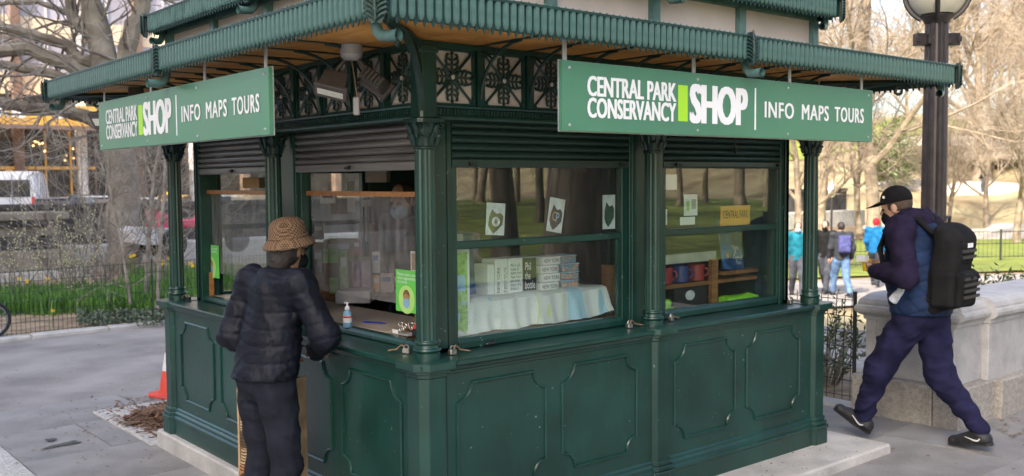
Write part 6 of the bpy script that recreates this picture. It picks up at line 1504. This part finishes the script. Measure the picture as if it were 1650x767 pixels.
for nm, u0, u1, v0, v1, mt in (('white notice with a lime strip taped to the smaller window', 1103, 1125, 313, 348, 'paper'), ('faint white sheet high in the smaller window', 1073, 1092, 281, 306, 'paper'), ('pale blank sheet below the lime strip notice', 1097, 1121, 349, 363, 'paper'), ('pale blank sheet at the smaller window edge', 1064, 1076, 337, 363, 'paper')):
    p, q = on_y(u0, v1, .150), on_y(u1, v0, .150); t = thing('paper_notice', nm, 'notice', p); O = Vector((p.x, .156, max(p.z, ZL+.534))); W_, H_ = q.x-p.x, q.z-O.z
    rect_on('sheet', G[mt], t, O, NX, UPZ, 0, W_, 0, H_, .001)
    if 'with a lime' in nm: rect_on('lime_strip', G['map_green'], t, O, NX, UPZ, .02, .05, .03, H_-.04, .001, .0012); rect_on('grey_box', G['greyplastic'], t, O, NX, UPZ, .07, .11, .04, .10, .001, .0012)
t = thing('safety_vest', 'bright neon green bag on the lower sill of the smaller window', 'bag', (1.86, .27, ZL)); sdf_obj('fabric', [('b', (1.87, .27, ZL+.045), (.10, .05, .045), .03), ('b', (1.97, .28, ZL+.03), (.08, .04, .03), .02)], .009, 'neon', t, Matrix(), .03, folds(.012, 1.2, 5))
t = thing('green_bag', 'flat lime bag lying under the night-blue book', 'bag', (2.75, .28, ZL)); sdf_obj('fabric', [('b', (2.70, .27, ZL+.03), (.17, .05, .03), .02)], .009, 'neon', t, Matrix(), .03, folds(.008, 1, 6))
t = thing('badge_card', 'dark card with a white round emblem under the mug shelf', 'sign', (2.18, .3, ZL)); bx('card', 'ink', t, 2.08, 2.40, .298, .302, ZL+.02, ZL+.148); one('lathe', [(.045, 0), (.045, .001)], 20, T=lambda a, b, c: (2.23+a, .2975-c, ZL+.095+b*.7)).build('emblem', G['bag'], t)
# ---- grey-shutter side: notices, gel, pen, shelves
def mask_notice(y0, y1, z0, z1, x, label):
    O = Vector((x, y1, z0)); W_, H_ = y1-y0, z1-z0; t = thing('mask_notice', label, 'notice', O+LU*(W_/2))
    rect_on('sheet', G['signlime'], t, O, LU, UPZ, 0, W_, 0, H_, .002)
    text_on('lettering', 'Please wear a mask\nwhen approaching\nthe kiosk.', G['white'], t, O, LU, UPZ, W_*.08, W_*.92, H_*.68, H_*.94, lift=.003)
    def disc(nm, mt, cx, cz, rx, rz_, lift): 
        m = MB(); n = 24; N_ = LU.cross(UPZ); m.add([O+LU*(cx+rx*math.cos(6.283*i/n))+UPZ*(cz+rz_*math.sin(6.283*i/n))+N_*lift for i in range(n)], [tuple(range(n))]); m.build(nm, G[mt], t, fix=False)
    c = (W_*.45, H_*.30); r = W_*.33; disc('roundel', 'palelime', *c, r, r, .003); disc('hair_icon', 'dark_wood', c[0], c[1]+r*.28, r*.42, r*.42, .0036); disc('face_icon', 'card', c[0], c[1]+r*.05, r*.38, r*.36, .0042); disc('mask_icon', 'gel', c[0], c[1]-r*.25, r*.42, r*.34, .0048)
p, q = on_x(641, 500, .19), on_x(672, 432, .19); mask_notice(.30, p.y-.015, ZL+.165, ZL+.38, .172, 'green face-mask notice beside the corner column')
p, q = on_x(331, 445, .17), on_x(352, 396, .17); mask_notice(q.y, p.y, p.z, q.z, .172, 'green face-mask notice in the window beside the far column')
t = thing('photo_card', 'small photo cards behind the green notice at the corner column', 'card', (.2, .35, ZL+.4)); rect_on('card', G['paper'], t, Vector((.205, .43, ZL+.36)), LU, UPZ, 0, .13, 0, .115, .002); rect_on('picture', G['card'], t, Vector((.203, .43, ZL+.36)), LU, UPZ, .01, .065, .02, .105, .001); rect_on('picture', G['dkgrey'], t, Vector((.203, .43, ZL+.36)), LU, UPZ, .075, .12, .02, .105, .001)
# hand gel
p = on_z(560, 527, ZL+.036); t = thing('hand_gel', 'clear pump bottle of blue hand gel on the counter', 'bottle', (p.x, p.y, ZL+.036)); gx, gy, gz0 = p.x, p.y, ZL+.0355; Mg = Matrix.Translation((gx, gy, gz0)) @ Matrix.Scale(.78, 4) @ Matrix.Translation((-gx, -gy, -gz0))
one('lathe', [(.030, 0), (.032, .005), (.032, .09), (.028, .108), (.014, .118), (.013, .125)], 20, (gx, gy, gz0)).build('bottle', G['gel'], t, smooth=True, Mx=Mg); one('lathe', [(.0325, .035), (.0326, .085)], 20, (gx, gy, gz0)).build('label', G['paper'], t, smooth=True, Mx=Mg); one('lathe', [(.0328, .068), (.0328, .08)], 20, (gx, gy, gz0)).build('label_band', G['red'], t, Mx=Mg)
one('lathe', [(.017, .125), (.017, .145), (.007, .15), (.006, .165), (.012, .167), (.012, .175)], 16, (gx, gy, gz0)).build('pump', G['white'], t, smooth=True, Mx=Mg); one('tube', [(gx, gy, gz0+.172), (gx, gy+.03, gz0+.172), (gx, gy+.036, gz0+.165)], .005, 6).build('nozzle', G['white'], t, Mx=Mg)
p = on_z(604, 521, ZL+.036); t = thing('pen', 'blue pen lying on the beige counter', 'pen', p); one('tube', [(p.x-.03, p.y+.07, ZL+.041), (p.x+.02, p.y-.04, ZL+.041), (p.x+.03, p.y-.07, ZL+.041)], [.005, .005, .002], 8).build('barrel', G['penblue'], t); one('tube', [(p.x-.03, p.y+.07, ZL+.041), (p.x-.012, p.y+.03, ZL+.041)], [.006, .006], 8).build('cap', G['penblue'], t)
t = thing('card_reader', 'black card reader with a red tag beside the corner column', 'card reader', (.26, .42, ZL+.036)); bx('reader', 'black', t, .20, .30, .34, .43, ZL+.036, ZL+.075, .008); bx('display', 'greyplastic', t, .21, .26, .36, .41, ZL+.0752, ZL+.077); bx('red_tag', 'red', t, .195, .21, .37, .40, ZL+.08, ZL+.10)
t = thing('keyring_tray', 'wire tray of metal keyrings next to the card reader', 'tray', (.24, .52, ZL+.036)); bx('tray', 'greyplastic', t, .19, .32, .45, .58, ZL+.036, ZL+.044)
for i in range(14): 
    m = MB(); cx, cy, cz = random.uniform(.205, .3), random.uniform(.46, .56), ZL+.055+random.uniform(0, .03); m.tube([(cx+.014*math.cos(a*.7), cy+.014*math.sin(a*.7)*.6, cz+.012*math.sin(a*.7)) for a in range(9)], .0025, 4, closed=True); m.build('keyring', G['steel'], t)
bx('price_tag', 'paper', t, .183, .187, .53, .58, ZL+.04, ZL+.06)
# shelf unit on the far inner wall with boxes, seen through the grey-shutter window
t = thing('stock_shelf', 'brown shelf unit stacked with stock inside the kiosk', 'shelf', (1.0, 2.6, ZB+.03))
for z in (ZL-.45, ZL-.05, ZL+.22): bx('shelf_board', 'dark_wood', t, .62, 1.45, 2.55, 2.88, z, z+.022)
for x in (.60, 1.45): bx('side_panel', 'dark_wood', t, x, x+.022, 2.55, 2.88, ZB+.03, ZL+.50)
def inpx(u, v, dep): return at_depth(u, v, dep)
def item(name, label, cat, u0, u1, v0, v1, dep, mat, th=.05, lidmat=None):
    a, b = at_depth(u0, v1, dep), at_depth(u1, v0, dep); c = (a+b)/2; w_ = (b-a).dot(RGT); h = b.z-a.z; t = thing(name, label, cat, (c.x, c.y, a.z)); Mz = Matrix.Rotation(math.atan2(RGT.y, RGT.x), 3, 'Z'); m = MB(); m.obox((c.x, c.y, c.z), (w_, th, h), Mz); m.build('body', G[mat], t, bevel=.003)
    if lidmat: m = MB(); m.obox(Vector((c.x, c.y, c.z+h*.2))-Vector((FWD.x, FWD.y, 0)).normalized()*(th/2+.002), (w_*.7, .002, h*.25), Mz); m.build('label_panel', G[lidmat], t)
    return t
item('carton', 'brown cardboard carton with a white label inside the kiosk', 'box', 526, 574, 385, 420, 6.7, 'card', .2, 'paper')
item('leaflet', 'grey framed leaflet hanging beside the checked hat', 'leaflet', 503, 522, 360, 386, 6.6, 'greyplastic', .02, 'paper'); item('leaflet', 'grey leaflet below the framed one on the display stand', 'leaflet', 506, 520, 400, 440, 6.5, 'greyplastic', .02, 'paper')
item('map_pack', 'upper lime folded map packet on the display stand', 'map', 531, 545, 400, 424, 6.5, 'palelime', .02, 'map_green'); item('map_pack', 'tall green folded map with a white top on the display stand', 'map', 548, 561, 403, 465, 6.45, 'map_green', .02, 'paper'); item('map_pack', 'lower lime folded map packet on the display stand', 'map', 531, 545, 447, 473, 6.5, 'palelime', .02, 'map_green'); item('map_pack', 'left lime folded map packet beside the grey leaflet', 'map', 520, 530, 400, 424, 6.52, 'palelime', .02, 'map_green')
item('book_stand', 'wooden display stand holding folded maps', 'stand', 500, 566, 390, 500, 6.85, 'dark_wood', .12); item('purse', 'purple knitted souvenir bag beside the folded maps', 'bag', 570, 598, 420, 462, 6.3, 'purple', .08); item('sweater_pile', 'folded grey-mauve shirts under the plexiglass edge', 'clothes', 545, 600, 466, 486, 6.2, 'greyplastic', .2)
item('poster', 'cream poster hanging from the kiosk ceiling', 'poster', 559, 572, 292, 343, 7.0, 'bag', .01); item('hanging_shirt', 'dark maroon shirt hanging beside the cream poster', 'shirt', 534, 562, 318, 345, 7.05, 'dark_wood', .04); item('hanging_bag', 'pale patterned bag hung under the wooden bar', 'bag', 517, 541, 312, 328, 6.9, 'bag', .05, 'purple'); item('white_cap', 'white souvenir cap with a blue stripe on a pole', 'cap', 585, 600, 313, 333, 7.0, 'paper', .1, 'penblue'); item('stand_pole', 'thin pale pole under the white souvenir cap', 'pole', 588, 592, 333, 390, 7.0, 'bag', .03)
item('leaflet', 'tall white brochure beside the purple bag', 'leaflet', 600, 612, 405, 440, 6.4, 'paper', .02, 'penblue'); item('leaflet', 'orange brochure below the white brochure', 'leaflet', 601, 612, 444, 470, 6.35, 'orange', .02, 'paper'); item('postcard_block', 'stack of pale postcards beside the card reader window', 'postcards', 614, 634, 440, 470, 6.3, 'counter', .06, 'bookblue'); item('souvenir_box', 'red souvenir box on the stock shelf', 'box', 566, 582, 386, 412, 6.65, 'mugred', .06, 'paper')
item('carton', 'plain box on the top ledge above the wooden bar', 'box', 592, 626, 272, 294, 6.6, 'counter', .2)
item('carton', 'plain carton above the wooden bar beside the mid column', 'box', 397, 424, 286, 303, 6.9, 'card', .2)
# spinner rack of purple souvenirs
t = thing('spinner_rack', 'tall spinner rack of purple souvenirs behind the far window', 'rack', (.42, 2.08, ZL+.036)); rx_, ry_ = .42, 2.10
one('tube', [(rx_, ry_, ZL+.037), (rx_, ry_, ZL+.64)], .012, 8).build('pole', G['black'], t); one('lathe', [(.11, 0), (.11, .015), (.02, .02)], 20, (rx_, ry_, ZL+.037)).build('rack_base', G['black'], t); one('lathe', [(.115, .60), (.115, .61)], 20, (rx_, ry_, ZL)).build('rack_top', G['red'], t)
for zz in range(5):
    for a in range(10):
        th = a*.628+zz*.2; one('lathe', [(.012, 0), (.022, .03), (.02, .075), (.006, .09)], 6, (rx_+.10*math.cos(th), ry_+.10*math.sin(th), ZL+.09+.10*zz)).build('souvenir', G['purple'], t)
t = thing('lime_bag', 'lime green paper bag standing on the counter under the screen', 'bag', (.25, 2.55, ZL+.036)); bx('bag_body', 'palelime', t, .20, .30, 2.36, 2.58, ZL+.036, ZL+.17, .006); bx('fold', 'lime', t, .196, .304, 2.355, 2.585, ZL+.171, ZL+.18)
# ---- padlocks on hooks along the ledge
def padlock(x, y, ang, label, mt='steel', hook=True):
    t = thing('padlock', label, 'padlock', (x, y, ZL)); Mx = Matrix.Translation((x, y, ZL+.002)) @ Matrix.Rotation(ang, 4, 'Z')
    one('box', -.019, .019, -.014, .014, 0, .026).build('lock_body', G[mt], t, Mx=Mx, bevel=.004)
    one('tube', [(-.011, 0, .025), (-.011, 0, .034), (-.005, 0, .041), (.005, 0, .041), (.011, 0, .034), (.011, 0, .025)], .0035, 6).build('shackle', G['steel'], t, Mx=Mx, smooth=True)
    if hook: one('tube', [(.010, 0, .032), (.022, .003, .040), (.034, .004, .034), (.046, .002, .02), (.10, -.012, .008)], [.004, .005, .005, .0045, .004], 6).build('hook', G['rust'], t, Mx=Mx, smooth=True)
def pl_px(u, v, ang, label, **k): p = on_z(u, v, ZL); padlock(p.x, p.y, ang, label, **k)
pl_px(729, 572, .0, 'steel padlock with a long hook beside the corner column under the large pane'); pl_px(655, 570, 2.2, 'steel padlock on the ledge at the corner column, grey-shutter side'); pl_px(1014, 529, .0, 'worn padlock with a rusty hook left of the middle column'); pl_px(1081, 518, .3, 'small padlock right of the middle column under the smaller pane'); pl_px(1273, 490, .1, 'padlock with a brown hook at the end column'); pl_px(303, 485, 2.0, 'dark padlock on the ledge beside the far column', mt='black')
p = on_z(790, 557, ZL); t = thing('wing_nut', 'small black plastic knob lying on the ledge below the large pane', 'knob', (p.x, p.y, ZL)); one('tube', [(p.x-.026, p.y+.004, ZL+.010), (p.x-.018, p.y, ZL+.012), (p.x+.022, p.y, ZL+.012), (p.x+.028, p.y-.004, ZL+.010)], [.006, .011, .011, .005], 8).build('knob', G['black'], t, smooth=True); one('tube', [(p.x+.026, p.y-.004, ZL+.008), (p.x+.026, p.y-.004, ZL+.024)], .006, 8).build('cap', G['black'], t)
p = on_y(1184, 222, .09); t = one('tube', [(p.x, .085, ZL+1.10), (p.x-.003, .083, ZL+1.06), (p.x, .083, ZL+1.02)], .004, 6).build('pull_cord', G['black'], kiosk); one('tube', [(p.x, .083, ZL+1.025), (p.x, .083, ZL+.985)], [.008, .011], 8).build('tassel', G['black'], t)
# ---- flood lamps under the eave
def flood(t, c, Rm, s=1.0):
    Mx = Matrix.Translation(c) @ Rm
    h = one('prism', [(-.06*s, -.045*s), (.06*s, -.045*s), (.055*s, .05*s), (-.055*s, .05*s)], -.0, .06*s).build('lamp_housing', G['lampgrey'], t, Mx=Mx, bevel=.005)
    m = MB(); m.box(-.075*s, .075*s, -.055*s, -.035*s, -.014*s, .072*s); m.build('lamp_bezel', G['lampgrey'], h, Mx=Mx, bevel=.004)
    m = MB(); m.box(-.058*s, .058*s, -.0575*s, -.0552*s, .01*s, .045*s); m.build('lamp_glass', G['paleglass'], h, Mx=Mx)
    m = MB()
    for i in range(5): m.box(-.045*s+.02*i*s, -.037*s+.02*i*s, .051*s, .066*s, .008*s, .052*s)
    m.box(-.05*s, .05*s, .0505*s, .0535*s, .006*s, .054*s); m.build('cooling_fins', G['lampgrey'], h, Mx=Mx)
G['lampgrey'] = MAT('brown_grey_plastic', (.075, .065, .062), .5, .2, 12); G['paleglass'] = MAT('frosted_lamp_glass', (.62, .62, .55), .3, .05, 60)
c = on_z(566, 72, ZS); fx, fy = c.x, c.y; t = thing('flood_lamp', 'twin grey security flood lamp under the wooden soffit at the corner', 'lamp', (fx, fy, ZS))
one('lathe', [(.052, 0), (.052, -.045), (.050, -.047), (.047, -.06), (.03, -.07), (.01, -.071)], 24, (fx, fy, ZS-.001)).build('junction_box', G['greyplastic'], t, smooth=True)
ru = Vector((RGT.x, RGT.y, 0)).normalized(); fu = Vector((FWD.x, FWD.y, 0)).normalized(); yawm = Matrix.Rotation(math.atan2(ru.y, ru.x), 4, 'Z')
for sg, dx, dz, rx, rr in ((-1, -.085, -.175, 55, 14), (1, .085, -.165, 20, -35)):
    q = Vector((fx, fy, ZS-.07)); e = q+ru*dx+Vector((0, 0, dz+.10)); one('tube', [q+ru*sg*.03, (q+e)/2+ru*sg*.02, e], .010, 6).build('lamp_arm', G['lampgrey'], t, smooth=True)
    flood(t, e+Vector((0, 0, -.055)), yawm @ Matrix.Rotation(R_(0 if sg < 0 else 160), 4, 'Z') @ Matrix.Rotation(R_(rr), 4, 'Y') @ Matrix.Rotation(R_(rx), 4, 'X'), 1.05)
q = Vector((fx, fy, ZS-.07)); one('tube', [q, q+ru*.012+Vector((0, 0, -.08)), q+ru*.022+Vector((0, 0, -.17))], .004, 5).build('cable', G['rust'], t); m = MB(); m.obox(q+ru*.020+Vector((0, 0, -.215)), (.03, .03, .085), Matrix.Rotation(math.atan2(ru.y, ru.x), 3, 'Z')); m.build('sensor', G['greyplastic'], t, bevel=.004)
c = on_z(150, 148, ZS); t = thing('flood_lamp', 'black flood lamp under the far eave corner above the shop sign', 'lamp', (-.30, 2.95, ZS)); one('lathe', [(.05, 0), (.05, -.09), (.03, -.1)], 16, (-.30, 2.95, ZS-.001)).build('junction_box', G['lampgrey'], t); one('tube', [(-.30, 2.95, ZS-.09), (-.38, 2.98, ZS-.16)], .012, 6).build('lamp_arm', G['lampgrey'], t); flood(t, Vector((-.43, 3.0, ZS-.22)), Matrix.Rotation(R_(-60), 4, 'Z') @ Matrix.Rotation(R_(35), 4, 'X'), 1.5)
